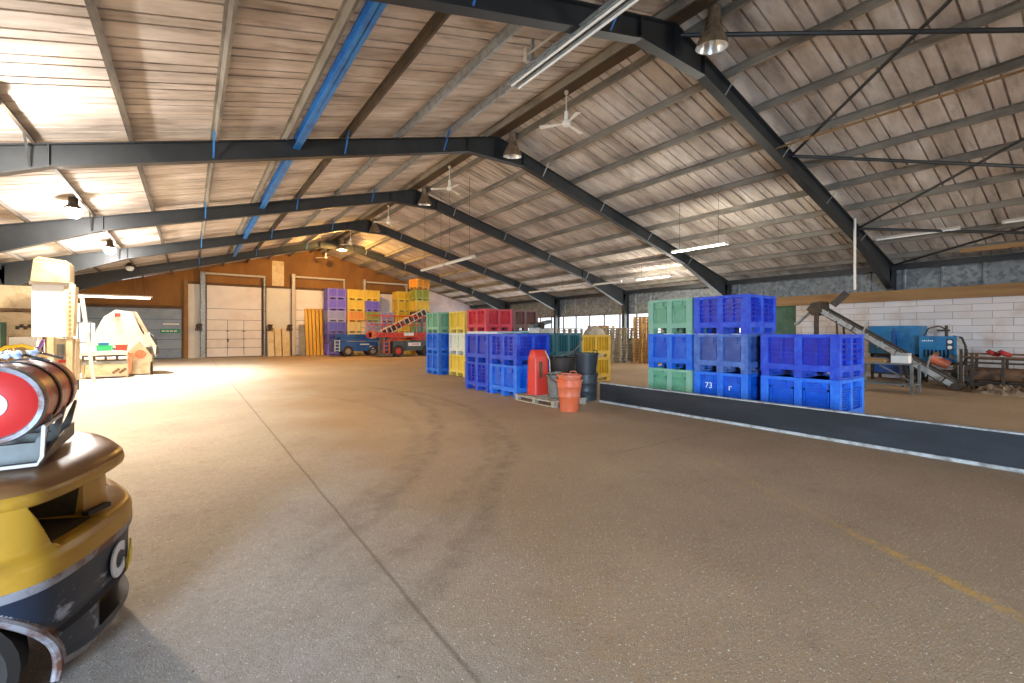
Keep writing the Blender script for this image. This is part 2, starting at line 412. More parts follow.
rib_wall('wall_left_cladding', XL, -5.4, YB, 2.75, 4.1, galvs, -1); rib_wall('wall_left_cladding', XL, YF, -8.2, 2.75, 4.1, galvs, -1)
def block_mat():
    m = bpy.data.materials.new('white_block'); t, N, L, b = nt(m)
    tc = N.new('ShaderNodeTexCoord'); sp = N.new('ShaderNodeSeparateXYZ'); cb = N.new('ShaderNodeCombineXYZ')
    L.new(tc.outputs['Object'], sp.inputs[0]); L.new(sp.outputs['Y'], cb.inputs['X']); L.new(sp.outputs['Z'], cb.inputs['Y'])
    br = N.new('ShaderNodeTexBrick'); br.inputs['Scale'].default_value = 1; br.inputs['Brick Width'].default_value = .9; br.inputs['Row Height'].default_value = .23
    br.inputs['Mortar Size'].default_value = .008; br.inputs['Color1'].default_value = srgb(216, 212, 212); br.inputs['Color2'].default_value = srgb(204, 198, 196); br.inputs['Mortar'].default_value = srgb(150, 142, 138)
    L.new(cb.outputs[0], br.inputs['Vector'])
    nz = N.new('ShaderNodeTexNoise'); nz.inputs['Scale'].default_value = 1.3; nz.inputs['Detail'].default_value = 5; L.new(tc.outputs['Object'], nz.inputs['Vector'])
    r = N.new('ShaderNodeValToRGB'); r.color_ramp.elements[0].position = .5; r.color_ramp.elements[1].position = .8; L.new(nz.outputs['Fac'], r.inputs['Fac'])
    mx = N.new('ShaderNodeMix'); mx.data_type = 'RGBA'; mx.inputs[7].default_value = srgb(178, 150, 124)
    L.new(r.outputs[0], mx.inputs[0]); L.new(br.outputs['Color'], mx.inputs[6]); L.new(mx.outputs[2], b.inputs['Base Color'])
    bp = N.new('ShaderNodeBump'); bp.inputs['Strength'].default_value = .5; bp.inputs['Distance'].default_value = .01; L.new(br.outputs['Fac'], bp.inputs['Height']); bp.invert = True; L.new(bp.outputs[0], b.inputs['Normal'])
    b.inputs['Roughness'].default_value = .75
    return m
blk = block_mat()
struct(MB().box(20.38, XR+.08, YF, 8.3, 0, 2.76).build('wall_right_block', blk))
struct(MB().box(20.45, 20.52, 8.32, 10.6, 0, 2.74).build('door_green', 'green_sheet'))
struct(MB().box(20.22, 20.37, YF, 9.9, 2.73, 3.11).build('trim_timber_rail', 'timber'))
struct(MB().box(20.7, XR+.06, 10.6, YB, 0, 1.25).build('wall_right_low', 'steel_grey'))
m = MB().box(XR-.05, XR+.05, 10.6, YB, 1.25, 1.32).box(XR-.05, XR+.05, 10.6, YB, 2.70, 2.78)
yy = 10.62
while yy < YB:
    m.box(XR-.03, XR+.03, yy-.035, yy+.035, 1.3, 2.72); yy += 1.25
struct(m.build('window_1', 'steel_grey'))
def pane_mat():
    m = bpy.data.materials.new('pane'); t, N, L, b = nt(m)
    N.remove(b); o = N['Material Output']; tr = N.new('ShaderNodeBsdfTransparent'); gl = N.new('ShaderNodeBsdfGlossy'); gl.inputs['Roughness'].default_value = .05
    mx = N.new('ShaderNodeMixShader'); mx.inputs[0].default_value = .06; tr.inputs['Color'].default_value = (.95, .97, 1, 1)
    L.new(tr.outputs[0], mx.inputs[1]); L.new(gl.outputs[0], mx.inputs[2]); L.new(mx.outputs[0], o.inputs['Surface'])
    return m
struct(MB().box(XR-.004, XR+.004, 10.64, YB, 1.31, 2.71).build('window_2', pane_mat()))
# left wall
struct(MB().box(XL-.15, XL+.02, YF, -8.2, 0, 2.75).box(XL-.15, XL+.02, -5.4, YB, 0, 2.75).build('wall_left', 'cream'))
# near end wall behind the camera, with an invented opening for added fill light
OPEN = ((11.5, 17.0, 4.4),)
m = MB(); xs = [XL]+[v for o in OPEN for v in o[:2]]+[XR]
for a, b_ in ((xs[0], xs[1]), (xs[2], xs[3])):
    m.box(a, b_, YF-.1, YF, 0, 4.4)
m.prism([(XL, 4.4), (XR, 4.4), (RX+11.9, 4.5), (RX, 7.66), (RX-11.9, 4.5)], 1, YF-.1, YF)
struct(m.build('wall_front', 'cream'))

# ---- far gable
struct(MB().prism([(XL-.1, 0), (XR+.1, 0), (XR+.1, 4.05), (RX, 7.72), (XL-.1, 4.05)], 1, YB, YB+.12).build('wall_back', 'ply'))
G = YB-.004
def gbox(name, x0, x1, z0, z1, m_, d0=.0, d1=.05):
    return struct(MB().box(x0, x1, G-d1, G-d0, z0, z1).build(name, m_))
gbox('trim_1', -.3, 16.2, 4.74, 4.88, 'timber_dark', 0, .12)
gbox('trim_2', XL, -.4, 3.14, 3.3, 'timber_dark', 0, .14)
gbox('trim_3', 16.05, 16.2, 0, 5.1, 'timber_dark', 0, .06)
struct(MB().prism([(16.2, 0), (XR-.02, 0), (XR-.02, 4.0), (16.2, 7.6-PITCH*8.65)], 1, G-.05, G).build('wall_back_sheeting', 'pink_sheet'))
gbox('wall_back_panel', -.12, .52, 0, 4.74, 'white_paint', 0, .04)
gbox('wall_back_infill', 4.3, 5.86, 0, 4.74, 'white_paint', 0, .04)
gbox('wall_back_patch', 4.66, 5.41, 4.9, 6.65, 'pale_ply', 0, .02)
gbox('wall_back_infill_far', 9.6, 11.0, 0, 4.74, 'white_paint', 0, .04)
gbox('wall_back_end', 14.5, 16.05, 0, 4.74, 'white_paint', 0, .04)
def sectional_door(n, x0, x1, H, m_, cuts, wicket=None):
    root = bpy.data.objects.new('door_%d' % n, None); COL.objects.link(root); root['kind'] = 'structure'
    zs = [0.03]+cuts+[H]
    for a, b_ in zip(zs, zs[1:]):
        MB().box(x0+.02, x1-.02, G-.09, G-.02, a+.012, b_-.012).build('door_panel', m_, root)
    MB().box(x0, x1, G-.06, G-.0, 0, H).build('door_seal', 'steel_dark', root)
    if wicket:
        a, b_ = wicket; mb = MB()
        for x in (a, b_): mb.box(x-.012, x+.012, G-.1, G-.088, .1, cuts[-2])
        for x in (a, b_):
            for z in (.62, 1.2, 1.72): mb.box(x-.09, x+.09, G-.11, G-.088, z-.02, z+.02)
        mb.box(a-.02, a+.06, G-.16, G-.09, 1.0, 1.2)
        mb.build('wicket_hinges', 'steel_dark', root)
    return root
sectional_door(1, .86, 4.02, 4.72, 'white_door', [.62, 1.2, 1.78, 2.46, 3.2], (2.02, 2.95))
sectional_door(2, 6.1, 9.4, 4.72, 'white_door', [.62, 1.2, 1.85, 2.5, 3.25])
sectional_door(3, 11.1, 14.4, 4.72, 'white_door', [.62, 1.2, 1.85, 2.5, 3.25])
d4 = sectional_door(4, XL+.1, -.42, 3.12, 'blue_door', [.6, 1.2, 1.8, 2.45])
for x, H in ((-.2, 4.95),):
    gbox('trim_post', x-.1, x+.1, 0, H, 'timber', 0, .2)
for x, H, w in ((.68, 5.55, .3), (4.16, 5.5, .14), (5.98, 5.8, .24), (9.46, 5.65, .14), (11.0, 5.75, .2), (14.44, 5.6, .14)):
    mb = MB(); y = G-.3
    mb.box(x-w/2, x+w/2, y-.012, y+.012, 0, H); mb.box(x-w/2, x-w/2+.02, y-.012, y+.12, 0, H); mb.box(x+w/2-.02, x+w/2, y-.012, y+.12, 0, H)
    mb.box(x-w/2, x+w/2, y+.1, G, H-.3, H-.1)
    struct(mb.build('door_track_post', 'galv' if x < 5 else 'cream_white'))
for a, b_, z in ((.8, 4.2, 5.45), (6.1, 9.5, 5.6), (11.1, 14.5, 5.55)):
    struct(MB().cyl((a, G-.3, z), (b_, G-.3, z), .07, n=12).build('door_shaft', 'cream_white'))
# pulley chains on the posts
for x in (.45, 4.45, 5.7):
    mb = MB().cyl((x, G-.42, 2.05), (x, G-.36, 2.05), .16, n=14)
    mb.cyl((x-.05, G-.36, 2.05), (x+.2, G-.36, 2.15), .05, n=8)
    for k in range(5): mb.cyl((x-.15+.08*k, G-.4, 1.95-.03*(k % 2)), (x-.15+.08*k, G-.36, 1.75), .03, n=6)
    struct(mb.build('door_chain_wheel', 'dark_iron'))

# ================================================================== plastic bulk bins
_bin_cache = {}
def bin_mesh(L, W, H, style):
    key = (L, W, H, style)
    if key in _bin_cache: return _bin_cache[key]
    m = MB(); l, w = L/2, W/2; fz = .13
    m.box(-w+.02, w-.02, -l+.02, l-.02, fz, fz+.03)                         # floor
    srt = lambda a, b: (min(a, b), max(a, b))
    for sx in (-1, 1):                                                     # walls, then frame: rims, rails, posts
        m.cur = 0; m.box(*srt(sx*(w-.09), sx*(w-.065)), -l+.07, l-.07, fz, H-.03)
        m.cur = 1
        m.box(*srt(sx*(w-.09), sx*w), -l, l, H-.06, H)
        m.box(*srt(sx*(w-.09), sx*w), -l, l, fz, fz+.11)
        m.box(*srt(sx*(w-.09), sx*(w-.008)), -.065, .065, fz, H-.02)
    for sy in (-1, 1):
        m.cur = 0; m.box(-w+.07, w-.07, *srt(sy*(l-.09), sy*(l-.065)), fz, H-.03)
        m.cur = 1
        m.box(-w, w, *srt(sy*(l-.09), sy*l), H-.06, H-.001)
        m.box(-w, w, *srt(sy*(l-.09), sy*l), fz, fz+.11)
        m.box(-.05, .05, *srt(sy*(l-.09), sy*(l-.008)), fz, H-.02)
        for sx in (-1, 1):
            m.box(*srt(sx*(w-.11), sx*(w+.001)), *srt(sy*(l-.14), sy*(l+.001)), fz-.05, H+.001)
    m.cur = 0
    z0, z1 = fz+.13, H-.08
    def face(u0, u1, put):
        """detail on one recessed panel between u0 and u1"""
        if style == 'slot':
            n = 5; um = (u0+u1)/2
            for i in range(1, n):
                z = z0 + (z1-z0)*i/n; put(u0+.005, u1-.005, z-.014, z+.014, .05)
            put(um-.022, um+.022, z0, z1, .055)
        elif style == 'pad':
            put(u0+.03, u1-.03, z0+.03, z1-.16, .03)
            put(u0+.09, u1-.09, z1-.11, z1, .04); put(u0+.04, u1-.04, z0+.2, z0+.225, .045)
        elif style == 'rib':
            n = 4
            for i in range(n):
                u = u0+(u1-u0)*(i+.5)/n; put(u-.016, u+.016, z0, z1, .045)
        elif style == 'louvre':
            n = 7
            put(u0+.02, u0+.05, z0, z1-.1, .05); put(u1-.05, u1-.02, z0, z1-.1, .05); put(u0+.02, u1-.02, z1-.13, z1-.1, .05)
            for i in range(n):
                z = z0 + (z1-.14-z0)*(i+.5)/n; put(u0+.05, u1-.05, z-.012, z+.012, .035)
            put((u0+u1)/2-.07, (u0+u1)/2+.07, z1-.07, z1, .05)
    for sx in (-1, 1):
        for a, b_ in ((-l+.14, -.065), (.065, l-.14)):
            face(a, b_, lambda u0, u1, za, zb_, d: m.box(*srt(sx*(w-.07), sx*(w-.066+d)), u0, u1, za, zb_))
    for sy in (-1, 1):
        for a, b_ in ((-w+.11, -.05), (.05, w-.11)):
            face(a, b_, lambda u0, u1, za, zb_, d: m.box(u0, u1, *srt(sy*(l-.07), sy*(l-.066+d)), za, zb_))
    tub = m.mesh('bin_tub', ['bin_royal', 'binframe_royal'])
    sk = []
    for y in (-l+.08, 0, l-.08):
        k = MB(); k.box(-w+.01, w-.01, y-.07, y+.07, .0, .03)
        for x in (-w+.09, 0, w-.09): k.box(x-.08, x+.08, y-.07, y+.07, .03, fz)
        sk.append(k.mesh('bin_skid', 'bin_royal'))
    _bin_cache[key] = (tub, sk); return _bin_cache[key]
def link_mat(o, *ms):
    for sl, m in zip(o.material_slots, ms): sl.link = 'OBJECT'; sl.material = MATS[m]
def bulk_bin(x, y, z, colour, label, style='slot', L=1.2, W=1.1, H=.785, rz=0, group=None):
    t = thing('bulk_bin', label, 'plastic bin', (x, y, z), rz, group)
    tub, sk = bin_mesh(L, W, H, style)
    o = bpy.data.objects.new('tub', tub); COL.objects.link(o); o.parent = t; link_mat(o, 'bin_'+colour, 'binframe_'+colour)
    for s in sk:
        k = bpy.data.objects.new('skid', s); COL.objects.link(k); k.parent = t; link_mat(k, 'binframe_'+colour)
    return t
def text(parent, s, size, loc, rot, m_, name='painted_mark', ext=.002, off=0):
    c = bpy.data.curves.new(name, 'FONT'); c.body = s; c.size = size; c.extrude = ext; c.offset = off; c.align_x = 'CENTER'; c.align_y = 'CENTER'
    o = bpy.data.objects.new(name, c); COL.objects.link(o); o.parent = parent; o.location = loc; o.rotation_euler = rot; c.materials.append(MATS[m_])
    bpy.context.view_layer.update()
    me = bpy.data.meshes.new_from_object(o.evaluated_get(bpy.context.evaluated_depsgraph_get()))
    q = bpy.data.objects.new(name, me); COL.objects.link(q); q.parent = parent; q.location = loc; q.rotation_euler = rot
    bpy.data.objects.remove(o); return q
mat('paint_mark', srgb(225, 228, 235), .6)
GR = 'bins stacked behind the black kick board'
HB = .79
# nearest pair, right of the board
X0 = 8.98
bulk_bin(X0+.58, 3.63, 0, 'bright', 'lighter blue plastic bulk bin, bottom of the two-high stack nearest the conveyor', 'louvre', 1.3, 1.16, group=GR)
bulk_bin(X0+.58, 3.63, HB, 'royal', 'royal blue slotted bulk bin, top of the two-high stack nearest the conveyor', 'slot', 1.3, 1.16, group=GR)
X1 = 8.85
b1 = bulk_bin(X1+.58, 5.04, 0, 'bright', 'blue bulk bin with white painted marks, bottom of the blue three-high stack', 'pad', 1.16, 1.16, group=GR)
text(b1, '73', .17, (-.575, .24, .5), (PI/2, 0, -PI/2), 'paint_mark'); text(b1, 'r', .2, (-.575, -.22, .5), (PI/2, 0, -PI/2), 'paint_mark')
bulk_bin(X1+.58, 5.04, HB, 'navy', 'faded grey-blue bulk bin, middle of the blue three-high stack', 'pad', 1.16, 1.16, group=GR)
bulk_bin(X1+.58, 5.04, 2*HB, 'royal', 'royal blue slotted bulk bin, top of the blue three-high stack', 'slot', 1.16, 1.16, group=GR)
bulk_bin(X1+.58, 6.24, 0, 'green', 'pale green bulk bin, bottom of the green and blue three-high stack', 'louvre', 1.14, 1.16, group=GR)
bulk_bin(X1+.58, 6.24, HB, 'bright', 'bright blue bulk bin sandwiched between two pale green ones', 'pad', 1.14, 1.16, group=GR)
bulk_bin(X1+.58, 6.24, 2*HB, 'green', 'pale green bulk bin, top of the green and blue three-high stack', 'louvre', 1.14, 1.16, group=GR)
# middle cluster
GM = 'bins stacked in the middle of the shed'
X2 = 6.52
bulk_bin(X2+.52, 9.52, 0, 'bright', 'brighter blue smooth bulk bin, bottom of the stack beside the red canister', 'pad', 1.24, 1.06, group=GM)
bulk_bin(X2+.52, 9.52, HB, 'royal', 'royal blue slotted bulk bin, top of the stack beside the red canister', 'slot', 1.24, 1.06, group=GM)
bulk_bin(X2+.52, 10.81, 0, 'royal', 'slotted royal blue bulk bin, bottom of the stack next to the yellow bins', 'slot', 1.24, 1.06, group=GM)
bulk_bin(X2+.52, 10.81, HB, 'royal', 'smooth royal blue bulk bin, top of the stack next to the yellow bins', 'pad', 1.24, 1.06, group=GM)
for i, c in enumerate(('yellow', 'pale', 'yellow')):
    bulk_bin(8.6, 14.83, i*.8, c, ('lower yellow bulk bin on the floor beside the blue stacks', 'pale off-white bulk bin between two yellow ones', 'upper yellow bulk bin on the pale bin')[i], 'pad', 1.2, 1.06, H=.795, group=GM)
for i, c in enumerate(('bright', 'bright', 'green')):
    bulk_bin(8.22, 16.1, i*.8, c, ('blue bulk bin on the floor under the green-topped stack by the lifts', 'blue bulk bin in the middle of the green-topped stack by the lifts', 'green bulk bin on two blue ones by the lifts')[i], 'pad', 1.1, 1.06, H=.795, group=GM)
for i in (0, 1):
    bulk_bin(8.45, 13.15, i*.83, 'white' if i else 'royal', 'white bulk bin directly under the red one' if i else 'blue bulk bin at the foot of the red-topped stack', 'rib', 1.24, 1.06, H=.825, group=GM)
    bulk_bin(9.55, 13.15, i*.83, 'aqua' if i else 'royal', 'aqua bulk bin directly under the brown one' if i else 'blue bulk bin at the foot of the brown-topped stack', 'rib', 1.24, 1.08, H=.825, group=GM)
bulk_bin(8.45, 13.15, 1.66, 'red', 'bright red bulk bin on top of the stacks', 'louvre', 1.26, 1.06, H=.74, group=GM)
bulk_bin(9.55, 13.15, 1.66, 'brown', 'dark brown bulk bin on top beside the red one', 'pad', 1.26, 1.1, H=.74, group=GM)
for i in (0, 1):
    bulk_bin(8.06, 11.9, i*.815, 'white' if i else 'bright', 'white-rimmed bulk bin behind the royal blue stacks' if i else 'blue bulk bin beneath the white-rimmed one', 'rib', 1.1, .94, H=.81, group=GM)
    bulk_bin(9.13, 11.9, i*.815, 'aqua', 'aqua-rimmed bulk bin behind the dark green stacks' if i else 'lower aqua bulk bin behind the dark green stacks', 'rib', 1.1, 1.06, H=.81, group=GM)
    bulk_bin(8.2, 10.62, i*.8, 'teal', ('upper' if i else 'lower')+' dark green bulk bin right behind the red canister stack', 'rib', 1.2, 1.04, H=.795, group=GM)
    bulk_bin(9.28, 10.62, i*.8, 'teal', ('upper' if i else 'lower')+' dark green bulk bin beside the ochre bins', 'rib', 1.2, 1.06, H=.795, group=GM)
    bulk_bin(10.9, 11.05, i*.77, 'ochre', ('upper' if i else 'lower')+' ochre yellow bulk bin beyond the black tubs', 'rib', 1.2, 1.36, H=.765, group=GM)
# far stacks along the gable
GF = 'bins stacked by the far gable doors'
def far(x, y, cols, what, W=1.3, L=1.1, H=.79, pitch=.8, z0=0, style='slot'):
    names = ['bottom one', 'second up', 'third up', 'fourth up', 'fifth up', 'sixth up', 'seventh up']
    nm = {'purple': 'purple', 'violet': 'dark violet', 'lilac': 'pale lilac', 'yellow': 'yellow', 'orange': 'orange', 'cream': 'cream yellow', 'moss': 'moss green', 'green': 'green', 'royal': 'blue', 'white': 'white', 'dkgreen': 'dark green', 'bright': 'blue', 'brown': 'brown', 'ochre': 'ochre'}
    for i, c in enumerate(cols):
        top = i == len(cols)-1
        bulk_bin(x, y, z0+i*pitch, c, '%s bulk bin, %s in %s' % (nm[c], 'topmost' if top else names[i], what), style if i % 2 else 'pad', L, W, H, group=GF)
far(8.58, 34.1, ['purple', 'violet', 'violet', 'lilac', 'purple', 'purple'], 'the purple stack', W=1.3)
far(9.93, 34.1, ['cream', 'cream', 'cream', 'orange', 'yellow', 'yellow'], 'the cream-to-yellow stack', W=1.25)
far(11.14, 34.1, ['lilac', 'lilac', 'lilac', 'moss', 'purple', 'yellow'], 'the mixed-colour far stack', W=1.1)
far(12.28, 34.1, ['violet', 'lilac', 'lilac', 'lilac'], 'the short lilac stack', W=1.1)
far(13.5, 33.6, ['yellow', 'ochre', 'yellow', 'yellow', 'yellow', 'yellow'], 'the yellow stack behind the red lift', W=1.2)
far(14.05, 31.6, ['ochre', 'dkgreen', 'green', 'brown', 'yellow', 'moss'], 'the stack under the tilted bin', W=1.1)
t = bulk_bin(14.0, 31.6, 4.85, 'orange', 'orange bulk bin tilted on top of the tallest far stack', 'pad', 1.0, 1.15, H=.72, group=GF); t.rotation_euler = (0, math.radians(4), .25)

# ================================================================== kick board
def plank_run(y0, y1, x, label):
    t = thing('kick_board', label, 'barrier board', (x, (y0+y1)/2, 0)); h = (y1-y0)/2
    MB().box(-.03, .03, -h, h, .05, .435).build('board_face', 'board_black', t)
    MB().box(-.04, .05, -h, h, .435, .455).build('top_strip', 'worn_edge', t)
    MB().box(-.045, .02, -h, h, .0, .045).build('bottom_rail', 'worn_edge', t)
    for k in range(6):
        y = -h+.4+k*(2*h-.8)/5; MB().box(.03, .09, y-.04, y+.04, .0, .43).build('post', 'steel_dark', t)
    return t
plank_run(-1.6, 7.3, 7.76, 'long low black board with pale top edge fencing off the blue bins')

# ================================================================== pallet group in the middle
def pallet(x, y, z, label, rz=0, L=1.2, W=1.0, m_='pallet_wood', group=None, simple=False):
    t = thing('pallet', label, 'pallet', (x, y, z), rz, group)
    key = ('pal', L, W, m_)
    if key not in _bin_cache:
        a = MB(); n = 7
        for i in range(n):
            yy = -L/2+.05+(L-.1)*i/(n-1); a.box(-W/2, W/2, yy-.048, yy+.048, .122, .144)
        b_ = MB()
        for xx in (-W/2+.05, 0, W/2-.05):
            b_.box(xx-.05, xx+.05, -L/2, L/2, .1, .122); b_.box(xx-.05, xx+.05, -L/2, L/2, 0, .02)
            for yy in (-L/2+.07, 0, L/2-.07): b_.box(xx-.05, xx+.05, yy-.05, yy+.05, .02, .1)
        _bin_cache[key] = (a.mesh('deck', m_), b_.mesh('bearers', m_))
    for nm, me in zip(('deck', 'bearers'), _bin_cache[key]):
        o = bpy.data.objects.new(nm, me); COL.objects.link(o); o.parent = t
    return t
pallet(6.80, 8.0, 0, 'weathered wooden pallet carrying the red canister and grey bucket', L=1.45, W=.95, m_='pallet_grey')
# red canister
t = thing('red_canister', 'tall red plastic canister with sloping shoulders standing on the pallet', 'canister', (6.74, 8.36, .148), -.1)
m = MB(); sec = [(0, .225, .2), (.06, .225, .2), (.5, .22, .19), (.84, .21, .18), (.87, .212, .18), (1.03, .165, .13), (1.05, .15, .115)]
vs = []; n = 24
for z, a, b_ in sec:
    for i in range(n):
        th = 2*PI*i/n; c, s_ = math.cos(th), math.sin(th); e = .5
        vs.append((math.copysign(abs(c)**e, c)*a, math.copysign(abs(s_)**e, s_)*b_, z))
m.add(vs, [(k*n+i, k*n+(i+1) % n, (k+1)*n+(i+1) % n, (k+1)*n+i) for k in range(len(sec)-1) for i in range(n)]+[tuple(range(n))[::-1], tuple(range((len(sec)-1)*n, len(sec)*n))])
m.build('canister_body', 'red_plastic', t, True)
MB().box(-.08, .0, -.202, -.186, .4, .78).build('label_plate', 'timber_dark', t)['label'] = 'dark rectangular label'
MB().tube([(.15, -.1, 1.02), (.22, -.17, .8), (.235, -.17, .5), (.22, -.14, .25)], .012).build('cord', 'pale_ply', t)['label'] = 'pale cord'
# grey bucket
def tub(name, label, cat, loc, r0, r1, h, m_, rim=.02, handles=True, rz=0, group=None, rimm=None, wall=.012, ridges=()):
    t = thing(name, label, cat, loc, rz, group)
    pr = [(0, .0), (r0, 0)]
    for z in ridges: pr += [(r0+(r1-r0)*(z-.02)/h, z-.02), (r0+(r1-r0)*z/h+.012, z), (r0+(r1-r0)*(z+.02)/h, z+.02)]
    pr += [(r1, h), (r1-wall, h), (r0-wall, wall), (0, wall)]
    MB().lathe(pr, 28).build('tub_body', m_, t, True)
    MB().lathe([(r1-wall, h-.03), (r1+rim, h-.03), (r1+rim, h+.005), (r1-wall, h+.005)], 28).build('rim', rimm or m_, t, True)
    if handles:
        for s_ in (-1, 1):
            MB().tube([(s_*(r1+.01), -.07, h), (s_*(r1+.02), -.06, h+.05), (s_*(r1+.02), .06, h+.05), (s_*(r1+.01), .07, h)], .012).build('handle', rimm or m_, t, True)
    return t
t = tub('bucket', 'battered grey plastic bucket on the pallet in front of the red canister', 'bucket', (6.78, 7.75, .148), .17, .215, .5, 'grey_plastic', handles=False)
MB().tube([(-.24, -.02, .5), (-.2, -.16, .38), (0, -.27, .3), (.2, -.16, .38), (.24, -.02, .5)], .01).build('bail_handle', 'black_plastic', t)
m = MB()
for k in range(7):
    a = k*.9; m.cbox((.1*math.cos(a), .1*math.sin(a), .44+.02*k), (.16, .12, .05), Matrix.Rotation(a, 4, 'Z'))
m.build('rags', 'grey_plastic', t)
GO = 'nested orange tubs'
tub('tub', 'lower orange tub of the nested pair, mud stained, on the floor before the pallet', 'tub', (6.36, 6.86, 0), .185, .262, .64, 'orange_plastic', group=GO, rz=1.0, ridges=(.3, .5))
tub('tub', 'upper orange tub nested in the lower one, brighter rim and two handles', 'tub', (6.36, 6.86, .12), .17, .243, .62, 'orange_plastic', group=GO, rz=.5, wall=.006, handles=True, rimm='orange_plastic')
GB = 'black tubs by the ochre bins'
brl = tub('barrel', 'black lower barrel at the end of the kick board', 'barrel', (7.77, 7.78, 0), .25, .27, .62, 'black_plastic', group=GB, ridges=(.2, .4))
t = tub('tub', 'grey-black tub standing on the black barrel', 'tub', (7.77, 7.78, .645), .23, .285, .47, 'black_plastic', group=GB)
MB().lathe([(0, .0), (.25, 0), (.25, .008), (0, .008)], 28).build('lid', 'black_plastic', brl, loc=(0, 0, .633))
tub('tub', 'large dark muddy tub behind the grey bucket and beside the black barrel', 'tub', (8.0, 8.9, 0), .3, .36, .95, 'dark_iron', group=GB)
t = thing('hose', 'pale bent hose leaning over the dark muddy tub', 'hose', (7.95, 8.75, 0))
MB().tube([(-.3, .12, .99), (-.1, .1, 1.0), (.1, .05, 1.03), (.42, .1, 1.12), (.68, .15, 1.27), (.84, .2, 1.46)], .024).build('hose_tube', 'steel_grey', t, True)
# small things above the dark green bins
t = thing('engine_unit', 'small grey engine unit on top of the dark green bins', 'machine', (8.8, 10.75, 1.6), .2)
MB().box(-.35, .35, -.2, .2, 0, .16).build('housing', 'cream_white', t)
MB().bar((-.5, 0, .2), (.42, 0, .36), .22, .1).build('cover', 'steel_grey', t)
MB().cyl((-.2, -.22, .22), (-.2, .22, .22), .1).build('pulley', 'dark_iron', t)
# pallet stacks at the back right
GP = 'wooden pallets stacked by the right-hand windows'
def pallet_stack(x, y, n, m_, what, rz=0, L=1.2, W=1.0):
    for i in range(n):
        where = 'topmost' if i == n-1 else 'bottom' if i == 0 else 'number %d from the floor' % (i+1)
        pallet(x+random.uniform(-.02, .02), y+random.uniform(-.02, .02), i*.1445, 'wooden pallet, %s in %s' % (where, what), rz+random.uniform(-.02, .02), L, W, m_, GP)
pallet_stack(19.75, 15.2, 17, 'pallet_wood', 'the tallest stack near the green-topped bins', 0)
pallet_stack(19.2, 16.75, 13, 'pallet_grey', 'the stack next to the tallest one', 0)
pallet_stack(19.2, 18.05, 14, 'pallet_wood', 'the stack second from the tallest one', 0)
pallet_stack(18.5, 19.9, 13, 'pallet_grey', 'the low stack beyond the ochre bins', 0)
t = thing('sack_heap', 'grey rounded cover lying behind the ochre bins', 'cover', (13.75, 13.3, 0))
m = MB(); m.lathe([(.5, 0), (.55, .8), (.53, 1.5), (.42, 1.72), (.22, 1.85), (0, 1.88)], 20, Matrix.Scale(.8, 4, (0, 1, 0))); m.build('cover_body', 'pallet_grey', t, True)

# ================================================================== machines by the right-hand wall
# inclined conveyor
t = thing('inclined_conveyor', 'inclined belt conveyor rising past the blue compressors', 'conveyor', (17.5, 0, 0))
lo_, hi_ = Vector((0, 2.98, .11)), Vector((0, 6.35, 2.42)); d = (hi_-lo_).normalized()
up = Vector((1, 0, 0)).cross(d)
m = MB(); m.bar(lo_, hi_, .5, .06); m.build('belt', 'worn_edge', t)
for sx in (-1, 1):
    o_ = Vector((sx*.28, 0, 0)); MB().bar(lo_+o_, hi_+o_, .04, .15 if sx < 0 else .2).build('side_rail', 'worn_edge' if sx < 0 else 'dark_iron', t)
    for dz in (-.09, .09): MB().bar(lo_+o_+up*dz, hi_+o_+up*dz, .05, .03).build('rail_edge', 'dark_iron', t)
for k in range(9):
    p = lo_.lerp(hi_, (k+.7)/9.5)+Vector((-.305, 0, 0)); MB().bar(p-up*.1, p+up*.1, .02, .035).build('rail_bracket', 'galv' if k % 3 else 'dark_iron', t)
m = MB()
for k in range(14):
    p = lo_.lerp(hi_, (k+.5)/14); m.bar(p+Vector((-.24, 0, 0))-up*.045, p+Vector((.24, 0, 0))-up*.045, .02, .03)
m.build('belt_slats', 'galv', t)
MB().cyl(hi_+Vector((-.34, 0, 0)), hi_+Vector((.34, 0, 0)), .13).build('head_roller', 'dark_iron', t, True)
MB().prism([(6.2, 2.3), (6.5, 2.2), (6.66, 2.4), (6.5, 2.62), (6.25, 2.66)], 0, -.36, .36).build('head_guard', 'dark_iron', t)
MB().box(-.38, -.3, 6.3, 6.42, .0, 2.3).build('support_post', 'dark_iron', t)
MB().bar((-.3, 6.6, 2.3), (-.3, 7.0, 1.9), .3, .04, up=(0, 1, 0)).build('discharge_flap', 'worn_edge', t)
MB().bar((.3, 6.1, 2.55), (.45, 5.75, 2.95), .22, .22).build('drive_motor', 'dark_iron', t)
MB().cyl(lo_+Vector((-.34, 0, 0)), lo_+Vector((.34, 0, 0)), .11).build('tail_roller', 'dark_iron', t, True)
for y, z in ((5.7, 2.0), (4.1, .95)):
    for sx in (-1, 1): MB().bar((sx*.32, y, 0), (sx*.28, y+.1, z), .05).build('leg', 'dark_iron', t)
MB().bar((-.33, 3.6, .35), (-.33, 3.5, .95), .03).bar((-.33, 3.5, .95), (-.33, 3.25, .9), .03).build('belt_guide', 'galv', t)
MB().bar((-.33, 5.1, 1.55), (-.33, 4.95, 1.95), .04).build('belt_guide', 'galv', t)
